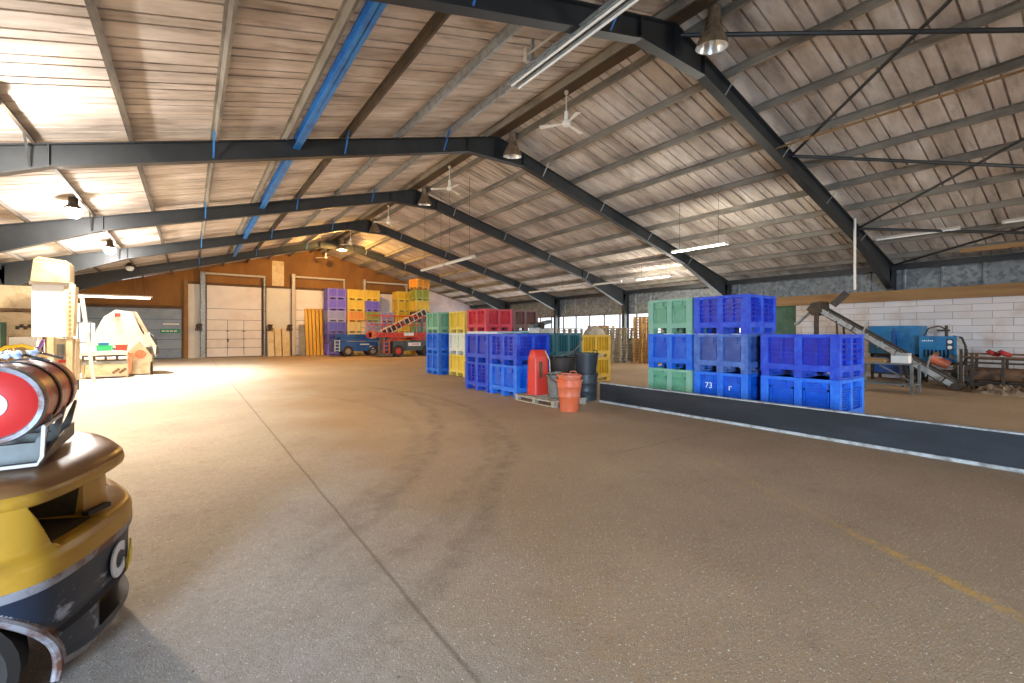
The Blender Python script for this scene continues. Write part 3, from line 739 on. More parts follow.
# steel table
t = thing('work_table', 'grey steel work table with lower shelf in front of the conveyor', 'table', (15.15, 3.42, 0))
MB().box(0, .75, 0, 1.25, .76, .8).build('table_top', 'steel_grey', t)
for x in (.03, .72):
    for y in (.03, 1.22): MB().box(x-.03, x+.03, y-.03, y+.03, 0, .76).build('leg', 'steel_grey', t)
MB().box(.02, .73, .02, 1.23, .22, .25).build('lower_shelf', 'steel_grey', t)
MB().bar((.03, .05, .35), (.03, .7, .74), .03).build('brace', 'steel_grey', t)
t = thing('carton', 'small white box on the steel work table', 'box', (15.5, 3.75, .801))
MB().box(-.14, .14, -.19, .17, 0, .26).build('carton_body', 'white_paint', t); MB().box(-.142, .142, -.192, .172, .19, .262).build('carton_lid', 'worn_edge', t)
t = thing('wood_offcuts', 'brown timber offcuts lying on the steel work table', 'timber offcuts', (15.5, 4.3, .801))
for k in range(3): MB().box(-.3+.17*k, -.17+.17*k, -.28, .32-.1*k, 0, .07+.05*(k % 2)).build('offcut', 'timber', t)
# blue compressor cabinet further left, on a dark frame
t = thing('compressor_cabinet', 'larger blue machine cabinet behind the conveyor against the white wall', 'machine cabinet', (19.75, 4.85, 0))
MB().box(-.45, .45, -.66, .66, .9, 1.84).build('cabinet', 'machine_blue', t)
MB().box(-.455, -.445, -.02, -.0, .95, 1.8).build('door_seam', 'steel_dark', t)
MB().box(-.45, .45, .66, .7, .9, 1.84).build('end_panel', 'steel_grey', t)
MB().bar((-.7, -.1, .8), (-.5, -.05, 1.65), .24, .05, up=(0, 1, 0)).build('blue_fin', 'lift_blue', t)
m = MB()
for x in (-.4, .4):
    for y in (-.6, .6): m.box(x-.04, x+.04, y-.04, y+.04, 0, .9)
m.box(-.44, .44, -.64, .64, .82, .9); m.box(-.44, .44, -.64, .64, .2, .25); m.build('stand', 'dark_iron', t)
MB().box(-.4, .4, -.55, .55, .25, .8).build('tank', 'lift_blue', t)
# second blue machine
t = thing('welder_cabinet', 'smaller blue machine with white lettering strip and two round gauges by the white wall', 'machine', (19.15, 3.66, 0))
MB().box(-.35, .35, -.43, .43, .7, 1.5).build('cabinet', 'machine_blue', t)
m = MB()
for k in range(6): m.box(-.353, -.351, .36-.045*k-.03, .36-.045*k, 1.34, 1.37+.012*(k % 2))
m.build('lettering', 'tape_white', t)
m = MB().box(-.358, -.35, -.36, -.2, 1.08, 1.42); m.build('gauge_panel', 'steel_dark', t)
for z in (1.16, 1.33): MB().cyl((-.37, -.28, z), (-.355, -.28, z), .055).build('gauge', 'tape_white', t)
m = MB()
for k in range(7): m.box(-.356, -.349, .28-.09*k, .33-.09*k, .86, 1.08)
m.build('grille', 'dark_void', t)
MB().box(-.35, .35, -.445, -.43, .72, 1.48).build('end_panel', 'worn_edge', t)
MB().tube([(-.1, -.3, 1.5), (-.1, -.5, 1.45), (-.1, -.58, 1.2), (-.1, -.58, .8), (-.1, -.5, .6)], .03).build('cable', 'black_rubber', t, True)
MB().tube([(.1, .42, 1.5), (.1, .3, 1.75), (.1, .05, 1.82), (.1, -.1, 1.72)], .022).cyl((.1, -.12, 1.5), (.1, -.12, 1.84), .04).cyl((.1, -.2, 1.68), (.1, .1, 1.68), .03).build('pipework', 'dark_iron', t, True)
m = MB().box(-.38, .38, -.45, .45, .62, .698)
for x in (-.33, .33):
    for y in (-.4, .4): m.box(x-.04, x+.04, y-.04, y+.04, 0, .62)
m.build('stand', 'dark_iron', t)
t = thing('low_bench', 'low dark bench under the tipped orange bucket', 'bench', (18.3, 3.75, 0))
MB().box(-.4, .4, -.5, .5, .42, .48).build('bench_top', 'dark_iron', t)
for x in (-.34, .32):
    for y in (-.45, .45): MB().box(x-.03, x+.03, y-.03, y+.03, 0, .42).build('leg', 'dark_iron', t)
t = thing('bucket', 'orange bucket lying tipped on its side below the smaller blue machine', 'bucket', (18.22, 3.5, .74))
t.rotation_euler = (math.radians(-62), 0, math.radians(8))
MB().lathe([(0, -.23), (.12, -.23), (.165, .21), (.175, .23), (.155, .23), (.11, -.21), (0, -.21)], 24).build('bucket_body', 'orange_plastic', t, True)
m = MB()
for k in range(5): m.cbox((.05*math.cos(k*2), .05*math.sin(k*2), .2+.05*k), (.09, .12, .08), Matrix.Rotation(k, 4, 'X'))
m.build('contents', 'rust_iron', t)
# rusty roller machine
t = thing('roller_table', 'long rusty roller machine lying along the white wall at the right edge', 'machine', (18.27, .98, 0))
MB().cyl((0, -3.2, .43), (0, 1.95, .43), .2, n=20).build('drum', 'rust_iron', t, True)
MB().box(-.28, .36, -3.2, 1.9, .1, .2).build('tray', 'dark_iron', t)
for x, z in ((-.25, .76), (-.25, .92), (.3, .86), (.3, 1.0)): MB().box(x-.02, x+.02, -3.2, 2.0, z-.025, z+.025).build('rail', 'rust_iron' if z > .9 else 'dark_iron', t)
for y, z in ((2.02, 1.14), (1.8, 1.02), (1.2, .93), (.1, .93), (-1.5, .93), (-3.1, .93)):
    m = MB()
    for x in (-.28, .33): m.box(x-.03, x+.03, y-.03, y+.03, 0, z)
    m.build('upright', 'dark_iron', t)
for k in range(3): MB().cyl((-.3, 1.88-.1*(k % 2), .3+.16*k), (.4, 1.88-.1*(k % 2), .3+.16*k), .08, n=14).build('sprocket', 'dark_iron', t)
MB().bar((-.28, .5, .98), (-.28, -.9, .97), .05, .09).build('lever', 'dark_iron', t)
for k, (y, lb) in enumerate(((2.36, 'red rolled cloth on the rusty roller machine, nearer the blue machine'), (2.14, 'red rolled cloth on the rusty roller machine, nearer the right edge'))):
    t = thing('red_roll', lb, 'cloth roll', (18.02, y, 1.0), 0, 'red cloth rolls')
    MB().tube([(0, .10, .1), (0, .07, .06), (.1, 0, .02), (.25, -.06, -.01)], .06, rs=[.05, .065, .065, .05]).build('roll', 'red_cloth', t, True)
    MB().cyl((0, .10, .1), (0, .115, .12), .05).build('end_band', 'dark_iron', t)
# crumpled sheet on the floor
t = thing('crumpled_sheet', 'crumpled brown plastic sheet on the floor below the rusty machine', 'sheet', (17.3, 1.35, 0))
m = MB(); nx, ny = 14, 46; vs = []
rs = random.Random(5)
for j in range(ny):
    for i in range(nx):
        e = min(i, nx-1-i, j, ny-1-j)
        vs.append((-.45+.9*i/(nx-1)+rs.uniform(-.03, .03), -2.4+3.7*j/(ny-1)+rs.uniform(-.03, .03), .004 if e == 0 else .03+rs.random()*.24*min(1, e/3)))
m.add(vs, [(j*nx+i, j*nx+i+1, (j+1)*nx+i+1, (j+1)*nx+i) for j in range(ny-1) for i in range(nx-1)]); m.build('sheet', 'tarp', t, True)
# stored timber under the roof and white drop pipe
struct(MB().box(18.44, 18.56, -4.0, 3.1, 3.96, 4.08).build('timber_beam', 'timber'))
struct(MB().cyl((16.5, 5.08, 2.92), (16.5, 5.08, 5.1), .035, n=10).build('drop_pipe', 'white_paint'))

# ================================================================== lamps and fans under the roof
def light(name, kind, loc, energy, color, size=.2, rot=(0, 0, 0), **kw):
    l = bpy.data.lights.new(name, kind); l.energy = energy; l.color = color
    if kind == 'AREA': l.shape = 'RECTANGLE'; l.size = size if not isinstance(size, tuple) else size[0]; l.size_y = size if not isinstance(size, tuple) else size[1]
    elif kind in ('POINT', 'SPOT'): l.shadow_soft_size = size
    for k, v in kw.items(): setattr(l, k, v)
    o = bpy.data.objects.new(name, l); COL.objects.link(o); o.location = loc; o.rotation_euler = rot; return o
def bell_lamp(x, y, z, label, lit=None, tilt=.0):
    t = thing('bell_lamp', label, 'lamp', (x, y, z), 0, 'bell lamps along the ridge'); t.rotation_euler = (tilt, -tilt*.5, 0)
    MB().lathe([(.13, .0), (.13, .03), (.11, .05), (.11, .26), (.0, .27)], 24, Matrix.Translation((0, 0, .42))).build('lamp_holder', 'lamp_metal', t, True)
    MB().lathe([(.11, .44), (.13, .36), (.2, .22), (.26, .1), (.285, .0), (.275, .0), (.25, .1), (.19, .22), (.12, .35), (0, .38)], 32).build('lamp_shade', ['lamp_metal'], t, True)
    MB().lathe([(.272, .004), (.246, .1), (.186, .21), (.115, .34), (0, .37)], 32).build('reflector', 'lamp_inner', t, True)
    MB().lathe([(0, .06), (.05, .08), (.065, .14), (.04, .24), (.035, .36), (0, .36)], 16).build('bulb', lit or 'clear_glass', t, True)
    MB().cyl((0, 0, .69), (0, 0, 7.6-z-.2), .014, n=8).build('stem', 'dark_iron', t)
    return t
for i, y in enumerate((4.62, 10.95, 17.15, 23.3)):
    bell_lamp(7.85, y, 6.88, 'unlit bell shaped roof lamp, %s one along the ridge' % ('nearest', 'second', 'third', 'fourth')[i], tilt=.12)
bell_lamp(7.6, 28.6, 6.7, 'glowing orange bell lamp under the ridge by the far gable', 'bulb_orange')
light('sodium_glow', 'POINT', (7.6, 28.6, 6.62), 1500, (1, .55, .14), .12)
def fan(x, y, z, label, rz):
    t = thing('ceiling_fan', label, 'fan', (x, y, z), rz, 'white ceiling fans along the ridge')
    MB().cyl((0, 0, .1), (0, 0, 7.58-z), .014, n=8).lathe([(.05, 0), (.05, .07), (0, .07)], 12, Matrix.Translation((0, 0, 7.5-z))).build('rod', 'fan_white', t)
    MB().lathe([(0, -.06), (.07, -.06), (.1, -.03), (.1, .05), (.05, .09), (.045, .3), (0, .3)], 20).build('motor', 'fan_white', t, True)
    for k in range(3):
        M = Matrix.Rotation(2*PI*k/3, 4, 'Z') @ Matrix.Rotation(math.radians(10), 4, 'X')
        MB().add([(.09, -.03, -.005), (.66, -.075, -.03), (.66, .075, -.03), (.09, .03, -.005), (.09, -.03, .003), (.66, -.075, -.022), (.66, .075, -.022), (.09, .03, .003)],
                 [(0, 3, 2, 1), (4, 5, 6, 7), (0, 1, 5, 4), (1, 2, 6, 5), (2, 3, 7, 6), (3, 0, 4, 7)], M).build('blade', 'fan_white', t)
    return t
for i, (y, z, r) in enumerate(((8.25, 6.76, .2), (14.4, 6.76, .5), (20.5, 6.76, .9), (26.6, 6.76, .1), (32.4, 6.75, .6))):
    fan(7.55, y, z, 'white three-bladed ceiling fan, %s one along the ridge' % ('nearest', 'second', 'third', 'fourth', 'furthest')[i], r)
def highbay(x, y, z, label, lit):
    t = thing('high_bay_lamp', label, 'lamp', (x, y, z), 0, 'high bay lamps over the left side')
    MB().lathe([(0, .3), (.09, .3), (.1, .12), (.2, .02), (.22, .0), (.2, .0), (.09, .1), (0, .1)], 20).build('housing', 'dark_iron', t, True)
    MB().lathe([(0, -.22), (.1, -.2), (.17, -.11), (.17, -.02), (.1, .06), (0, .08)], 20).build('bulb', lit, t, True)
    MB().cyl((0, 0, .3), (0, 0, rooftop(x)-z-.01), .012, n=6).build('cord', 'dark_iron', t)
for i, y in enumerate((9.4, 15.7, 22.1)):
    if i: highbay(-2.4, y, 4.72, 'brightly lit bay lamp over the left side, %s one from the gable' % ('', 'third', 'second')[i], 'bulb_white')
    else: highbay(-2.4, y, 4.72, 'brightly lit bay lamp over the left side, nearest the yellow truck', 'bulb_white')
highbay(-2.4, 28.8, 4.85, 'unlit bay lamp over the left side near the gable', 'clear_glass')
for y, e, up in ((9.4, 1300, 430), (15.7, 2000, 300), (22.1, 8800, 420)):
    light('bay_light', 'SPOT', (-2.4, y, 4.44), e, (1, .72, .36) if y < 12 else (1, .82, .55) if y < 20 else (1, .93, .8), .12, spot_size=math.radians(160), spot_blend=.8)
    light('bay_spill', 'POINT', (-2.4, y, 4.0 if y < 10 else 4.4), up, (1, .96, .92), .1)
def batten(x, y, z, L, label, lit=False, w=.14, hang=True, top=None, group='fluorescent battens'):
    t = thing('fluorescent_batten', label, 'light fitting', (x, y, z), 0, group)
    MB().prism([(-w/2, 0), (w/2, 0), (w/2-.02, .05), (-w/2+.02, .05)], 1, -L/2, L/2).build('tray', 'cream_white', t)
    for sx in (-1, 1): MB().cyl((sx*w*.27, -L/2+.05, -.025), (sx*w*.27, L/2-.05, -.025), .019, n=10).build('tube', 'tube_lit' if lit else 'tube_dull', t, True)
    for y2 in (-L/2+.025, L/2-.025): MB().box(-w/2, w/2, y2-.025, y2+.025, -.05, .0).build('end_cap', 'cream_white', t)
    if hang:
        for y2 in (-L*.35, L*.35): MB().cyl((0, y2, .05), (0, y2, (top or rooftop(x))-z-.02), .006, n=6).build('wire', 'dark_iron', t)
    if lit:
        for q in (-.3, .3): light('batten_light', 'POINT', (x, y+q*L, z-.16), 110, (1, .93, .78), .06)
    return t
batten(13.4, 8.35, 4.37, 1.95, 'lit fluorescent batten hanging above the green-topped bins', True)
batten(18, 13.55, 4.25, 2.0, 'lit fluorescent batten near the right eaves beyond the bins', True)
batten(18, 16.5, 4.25, 2.0, 'unlit batten near the right eaves, next after the lit one')
batten(18, 19.3, 4.25, 2.0, 'unlit batten near the right eaves, second after the lit one')
batten(18, 22.2, 4.25, 2.0, 'unlit batten near the right eaves, furthest away')
batten(18, 4.0, 4.62, 1.95, 'unlit batten under the right purlins above the blue compressors', hang=False)
batten(18, 1.3, 4.62, 1.8, 'unlit batten under the right purlins furthest right in view', hang=False)
batten(8.5, 17.75, 4.42, 2.25, 'unlit white batten over the stacked bins, further half')
batten(8.5, 15.4, 4.42, 2.25, 'unlit white batten over the stacked bins, nearer half')
t = thing('twin_batten', 'long galvanised twin batten high up left of the ridge, nearest the viewer', 'light fitting', (5.12, 5.2, 6.39))
for sx in (-1, 1): MB().prism([(sx*.03, 0), (sx*.13, 0), (sx*.1, .06), (sx*.05, .06)], 1, -2.2, 1.9).build('tray', 'galv', t)
for sx in (-1, 1): MB().cyl((sx*.08, -2.1, -.03), (sx*.08, 1.85, -.03), .02, n=10).build('tube', 'tube_dull', t, True)
MB().box(-.14, .14, -2.2, 1.9, .06, .075).build('backing_strip', 'galv', t)
for y in (-1.5, 1.3): MB().box(-.02, .02, y-.02, y+.02, .07, .6).build('hanger', 'galv', t)
MB().box(-.22, -.12, 1.2, 1.3, .1, .35).bar((-.2, 1.25, .2), (-.05, .3, .3), .03).build('bracket', 'cream_white', t)
# long lit tube on the left by the blue door
t = thing('strip_light', 'long lit strip light hung before the blue gable door', 'light fitting', (-4.2, 30.2, 3.45), PI/2)
MB().box(-.1, .1, -2.6, 2.0, 0, .08).build('tray', 'cream_white', t); MB().cyl((0, -2.5, -.04), (0, 1.9, -.04), .045).build('tube', 'tube_lit', t, True)
m = MB()
for y in (-2.3, -1.9): MB().bar((0, y, .08), (0, y+.2, rooftop(-4.2-y)-3.45-.02), .02).build('hanging_chain', 'dark_iron', t)

# ================================================================== gable clutter
t = thing('extractor_fan', 'small dark round extractor fan high on the timber gable', 'vent', (8.5, G-.02, 6.75))
t.rotation_euler = (PI/2, 0, 0)
MB().lathe([(.24, 0), (.24, .06), (.18, .06), (.18, .01)], 20).build('ring', 'timber_dark', t, True)
m = MB()
for k in range(5): m.cbox((.1*math.cos(k*1.257), .1*math.sin(k*1.257), .03), (.15, .07, .01), Matrix.Identity(4))
m.build('blades', 'dark_iron', t)
t = thing('safety_sign', 'green rectangular sign on the blue gable door', 'sign', (-1.0, G-.1, 1.72)); MB().box(-.5, .5, -.02, 0, -.12, .12).build('sign_plate', 'sign_green', t)
m = MB()
for k in range(4): m.box(-.42+.2*k, -.26+.2*k, -.024, -.02, -.04, .04)
m.build('lettering', 'tape_white', t)
t = thing('notice_sign', 'thin white notice strip above the green sign on the blue door', 'notice', (-.95, G-.095, 2.15)); MB().box(-.4, .4, -.015, 0.004, -.04, .05).build('strip', 'tape_white', t)
for k in range(5):
    x = 6.83+.243*k
    t = thing('leaning_board', 'yellow wooden board leaning on the gable, %s from the purple bins' % ('fifth', 'fourth', 'third', 'second', 'nearest')[k], 'board', (x, 34.55, 0), 0, 'yellow boards leaning on the gable')
    MB().prism([(0, 0), (.06, 0), (.66-.03*k, 3.36), (.6-.03*k, 3.36)], 0, -.105, .105).build('plank', 'yellow_ply', t)
    MB().prism([(-.012, .0), (0, .0), (.6-.03*k, 3.36), (.588-.03*k, 3.36)], 0, .085, .105).build('edge_strip', 'timber_dark', t)
for k, (x, w, h, m_, lb) in enumerate(((4.55, .42, 1.95, 'pale_ply', 'pale sheet leaning on the gable, left of three'), (5.0, .42, 1.9, 'pale_ply', 'pale sheet leaning on the gable, middle of three'), (5.5, .5, 2.0, 'pale_ply', 'pale sheet leaning on the gable, right of three'), (6.55, .42, 2.2, 'grey_ply', 'grey sheet leaning on the far door beside the yellow boards'))):
    t = thing('leaning_sheet', lb, 'board', (x, 34.72, 0), 0, 'sheets leaning on the gable'); MB().prism([(0, 0), (.03, 0), (.42, h), (.39, h)], 0, -w/2, w/2).build('sheet', m_, t); MB().prism([(-.01, 0), (0, 0), (.39, h), (.38, h)], 0, w/2-.03, w/2).build('edge_band', 'timber', t)

def wheel(parent, x, y, z, r, w, hub):
    o = MB().lathe([(r*.55, -w/2), (r*.9, -w/2), (r, -w*.35), (r, w*.35), (r*.9, w/2), (r*.55, w/2)], 28, Matrix.Translation((x, y, z)) @ Matrix.Rotation(PI/2, 4, 'X')).build('wheel', 'tyre', parent, True)
    MB().lathe([(0, -w*.4), (r*.3, -w*.45), (r*.6, -w*.3), (r*.6, w*.3), (r*.3, w*.45), (0, w*.4)], 20, Matrix.Translation((x, y, z)) @ Matrix.Rotation(PI/2, 4, 'X')).build('hub', hub, o, True)
    return o
# blue scissor lift
t = thing('scissor_lift', 'blue scissor lift parked in front of the purple and yellow bins', 'scissor lift', (9.3, 31.9, 0))
m = MB().box(-1.25, 1.5, -.5, .5, .35, 1.0); m.build('chassis', 'lift_blue', t)
MB().prism([(-1.45, .3), (-1.05, .3), (-1.05, 1.3), (-1.45, 1.15)], 1, -.5, .5).build('ladder_panel', 'lift_blue', t)
MB().box(.0, 1.35, -.56, -.5, .4, .95).build('tray_door', 'lift_blue', t)
m = MB()
for k in range(8): m.box(.25+.08*k, .31+.08*k, -.568, -.56, .78, .86)
m.box(.9, 1.2, -.568, -.56, .5, .7); m.build('lettering', 'tape_white', t)
m = MB().box(-1.48, -1.1, -.52, -.5, .35, 1.0); m.build('ladder_back', 'lift_blue', t)
m = MB()
for x in (-1.42, -1.12): m.box(x-.02, x+.02, -.56, -.52, .35, 1.15)
for k in range(4): m.box(-1.42, -1.12, -.56, -.53, .4+.22*k, .43+.22*k)
m.build('ladder', 'tape_white', t)
for x in (-.55, 1.15):
    for y in (-.46, .46): wheel(t, x, y, .36, .36, .22, 'hub_grey')
MB().box(-1.2, 1.6, -.5, .5, 1.05, 1.35).build('scissor_pack', 'lift_blue', t)
MB().box(-1.25, 1.65, -.52, .52, 1.36, 1.5).build('platform', 'lift_blue', t)
for y in (-.5, .5):
    m = MB()
    for z in (2.0, 2.5): m.cyl((.6, y, z), (1.63, y, z), .022, n=8)
    for x in (.6, 1.1, 1.62): m.cyl((x, y, 1.5), (x, y, 2.5), .022, n=8)
    m.build('guard_rail', 'galv', t)
# red scissor lift
t = thing('scissor_lift', 'red scissor lift with dark grey chassis and red wheel in front of the yellow bins', 'scissor lift', (11.7, 29.5, 0))
m = MB().box(-.7, 2.0, -.5, .5, .4, 1.05); m.build('chassis', 'lift_grey', t)
MB().box(.2, 1.75, -.56, -.5, .42, 1.0).build('tray_door', 'lift_grey', t); MB().box(.35, 1.25, -.567, -.56, .72, .95).build('name_plate', 'tape_white', t)
m = MB()
for k in range(6): m.box(.62+.09*k, .68+.09*k, -.572, -.567, .8, .88)
m.build('lettering', 'lift_red', t)
for x, hb in ((-.35, 'lift_red'), (1.75, 'dark_iron')):
    for y in (-.48, .48): wheel(t, x, y, .4, .4, .24, hb)
MB().box(-2.15, 2.1, -.55, .55, 1.32, 1.62).build('platform', 'lift_red', t)
m = MB()
for k in range(12): m.cbox((-1.9+.3*k, -.555, 1.47), (.06, .012, .06))
m.build('platform_holes', 'dark_void', t)
MB().box(-2.15, -1.85, -.56, .0, 1.25, 1.75).build('control_box', 'orange_plastic', t)
MB().box(.05, .75, -.57, -.555, 1.42, 1.62).build('name_plate', 'tape_white', t)
for y in (-.5, .5):
    m = MB()
    for z in (2.15, 2.75): m.cyl((-2.1, y, z), (2.05, y, z), .02, n=8)
    for x in (-2.1, -1.05, 0, 1.05, 2.05): m.cyl((x, y, 1.6), (x, y, 2.75), .022, n=8)
    m.build('guard_rail', 'lift_red', t)
m = MB()
for s_ in (-.42, .42):
    m.bar((-.9, s_, 1.1), (1.8, s_, 1.3), .08, .1); m.bar((-.9, s_, 1.3), (1.8, s_, 1.1), .08, .1)
m.build('scissor_pack', 'lift_red', t)
m = MB()
for x in (-1.3, -.95):
    m.box(x-.05, x+.05, -.5, -.42, .15, 1.15)
for k in range(4): m.box(-1.3, -.95, -.5, -.42, .2+.26*k, .26+.26*k)
m.build('ladder', 'orange_plastic', t)
MB().cyl((-1.12, -.38, .7), (-1.12, -.3, .7), .3, n=20).build('hose_reel', 'lift_blue', t, True)
MB().box(-1.5, -.7, -.5, .4, .1, .22).build('step', 'steel_grey', t)
MB().cyl((-1.0, 0, .22), (-1.0, 0, 1.32), .06).build('mast', 'lift_grey', t)
# cleated elevator behind the red lift
t = thing('cleated_elevator', 'inclined elevator belt with black pockets in a pale frame above the red lift', 'elevator', (11.9, 30.6, 0))
a, b_ = Vector((-1.1, 0, 1.55)), Vector((2.15, 0, 3.15)); dd = (b_-a)
for k in (-1, 1):
    nrm = Vector((-dd.z, 0, dd.x)).normalized()*.22*k; MB().bar(a+nrm, b_+nrm, .3, .05).build('side_frame', 'cream_white', t)
m = MB()
for k in range(11): p = a.lerp(b_, k/10); m.bar(p-Vector((-dd.z, 0, dd.x)).normalized()*.2, p+Vector((-dd.z, 0, dd.x)).normalized()*.2, .06, .34, up=(0, 1, 0))
m.build('cleats', 'cream_white', t)
for k in range(10):
    p = a.lerp(b_, (k+.5)/10); MB().bar(p-Vector((-dd.z, 0, dd.x)).normalized()*.19, p+Vector((-dd.z, 0, dd.x)).normalized()*.19, .27, .28, up=(0, 1, 0)).build('pocket', 'black_rubber', t)
for x, z in ((-1.1, 1.72), (1.9, 3.0)):
    for y in (-.12, .12): MB().box(x-.04, x+.04, y-.04, y+.04, 0, z).build('leg', 'steel_grey', t)

# ================================================================== cream grading machine on the left
t = thing('grading_machine', 'cream grading machine with tall sloping hood and low sorting table', 'machine', (-2.15, 21.6, 0))
# hood: a five-sided cabinet seen from its flat side
hood = [(-.75, 1.15), (-.62, 1.75), (-.42, 2.2), (-.1, 2.47), (.38, 2.4), (.62, 1.72), (.95, 1.1), (.5, .95)]
MB().prism(hood, 1, .55, 1.6).build('hood', 'cream_white', t)
MB().prism([(.38, 2.4), (.44, 2.42), (1.02, 1.1), (.95, 1.1)], 1, .5, 1.62).build('hood_edge', 'cream', t)
MB().prism([(.2, .05), (.95, .05), (.95, .75), (.6, 1.3), (.2, .9)], 1, .5, 1.6).build('lower_housing', 'cream', t)
MB().prism([(.72, 1.55), (.98, 1.05), (1.06, .7), (1.1, 1.1), (.84, 1.62)], 1, .45, 1.5).build('outlet_chute', 'cream_white', t)
MB().prism([(.98, 1.05), (1.06, .72), (1.16, .8), (1.02, 1.45), (.9, 1.58)], 1, .5, 1.4).build('chute_liner', 'black_rubber', t)
MB().box(-.12, .04, .53, .55, 2.2, 2.34).build('red_label', 'red_plastic', t)
m = MB().box(-.92, .32, -.35, .5, .82, .96); m.build('sorting_table', 'cream_white', t)
m = MB().box(-.88, .28, -.36, -.34, .62, .8); m.build('table_slot', 'dark_iron', t)
for k in range(4): MB().cyl((-.82+.3*k, -.37, .71), (-.6+.3*k, -.37, .71), .05, n=12).build('roller', 'cream_white', t, True)
m = MB().box(-.8, .3, -.38, .4, .08, .5); m.build('front_panel', 'cream', t)
m = MB().box(-.88, .32, -.42, -.34, .5, .6); m.build('front_rail', 'steel_grey', t)
m = MB()
for k in range(6): m.cyl((-.05+.06*k, -.4, .2+.05*(k % 3)), (-.05+.06*k, -.38, .2+.05*(k % 3)), .05, n=10)
m.build('chain_sprockets', 'rust_iron', t)
for x in (-.86, .3):
    for y in (-.3, .42): MB().box(x-.04, x+.04, y-.04, y+.04, 0, .82).build('leg', 'cream', t)
MB().bar((.38, -.1, .9), (.32, -.1, .15), .24, .16).build('tan_paddle', 'tan_board', t)
MB().cyl((.62, .42, .8), (.62, .5, .8), .16, n=20).build('drive_pulley', 'tan_board', t, True)
for x in (.25, .95): MB().box(x-.04, x+.04, .5, .58, 0, .5).build('leg', 'dark_iron', t)
for (x, w, h, m_, lb, nm) in ((-.33, .4, .2, 'green_plastic', 'green plastic box on the sorting table of the cream machine', 'crate'), (.13, .3, .22, 'red_plastic', 'red plastic box on the sorting table of the cream machine', 'crate')):
    q = thing('small_box', lb, 'box', (-2.15+x, 21.55, .961)); z = h
    MB().box(-w/2, w/2, -.15, .15, 0, h*.8).build('box_body', m_, q); MB().box(-w/2-.015, w/2+.015, -.165, .165, h*.8, h).build('box_lid', m_, q)
q = thing('small_box', 'flat blue box on top of the green box', 'box', (-2.5, 21.55, 1.162)); MB().box(-.14, .14, -.12, .12, 0, .07).build('box_body', 'machine_blue', q); MB().box(-.15, .15, -.13, .13, .07, .1).build('box_lid', 'machine_blue', q)
# cab-like frame behind
t = thing('control_cab', 'white control cab with dark framed window behind the cream machine', 'cab', (-3.75, 24.6, 0))
MB().box(-.75, .6, -.4, .6, .6, 1.25).build('cab_base', 'white_paint', t)
m = MB()
for x in (-.7, -.2, .2, .55): m.box(x-.03, x+.03, -.42, -.36, 1.25, 2.0)
m.box(-.73, .58, -.42, -.36, 1.98, 2.05); m.box(-.73, .58, -.42, -.36, 1.22, 1.28); m.build('window_frame', 'steel_dark', t)
MB().box(-.7, .55, .5, .6, 1.25, 2.0).build('back_panel', 'white_paint', t); MB().box(-.75, -.3, -.4, .6, 2.06, 2.75).build('roof_box', 'steel_grey', t); MB().box(-.28, .1, -.4, .6, 2.06, 2.8).build('roof_box', 'white_paint', t)
m = MB()
for k in range(4): m.cbox((-.6+.32*k, -.41, .75), (.14, .03, .12))
m.build('vents', 'dark_iron', t)
for x in (-.7, .55):
    for y in (-.35, .55): MB().box(x-.05, x+.05, y-.05, y+.05, 0, .6).build('leg', 'white_paint', t)
# box filler with white panel
t = thing('box_filler', 'tall white panelled box filler with a brown topped hopper beside the truck', 'machine', (-2.95, 16.6, 0))
MB().box(-.36, .3, -.02, .04, 1.5, 2.85).build('white_panel', 'plain_white', t)
MB().prism([(-.36, 2.92), (-.3, 3.5), (.36, 3.42), (.36, 2.92)], 1, -.15, .5).build('hopper', 'tan_metal', t)
MB().prism([(-.3, 3.5), (-.2, 3.56), (.3, 3.5), (.36, 3.42)], 1, -.16, .5).build('hopper_lid', 'timber', t)
m = MB().box(-.4, .4, -.05, .4, 2.85, 2.93); m.build('head_rail', 'cream_white', t)
MB().prism([(.3, 1.5), (.42, 1.5), (.46, 2.85), (.24, 2.85)], 1, -.06, .4).build('side_column', 'cream', t)
m = MB()
for k in range(10): m.cyl((.36, -.075, 1.6+.12*k), (.36, -.06, 1.6+.12*k), .03, n=8)
m.build('column_holes', 'timber', t)
for x in (-.02, .34): MB().box(x-.06, x+.06, -.03, .1, 0, 1.5).build('leg', 'cream', t)
MB().box(.0, .42, .3, .9, .3, 1.45).build('rear_housing', 'cream', t)
for x in (.05, .37):
    for y in (.35, .85): MB().box(x-.04, x+.04, y-.04, y+.04, 0, .3).build('foot', 'steel_grey', t)
MB().bar((.5, .6, 2.6), (.75, .6, .2), .1, .08).build('inclined_post', 'cream_white', t)
m = MB().box(.05, .2, .28, .3, .95, 1.3); m.build('switch_box', 'steel_grey', t); MB().box(.08, .3, .27, .3, .8, .88).build('red_button_bar', 'lift_red', t)
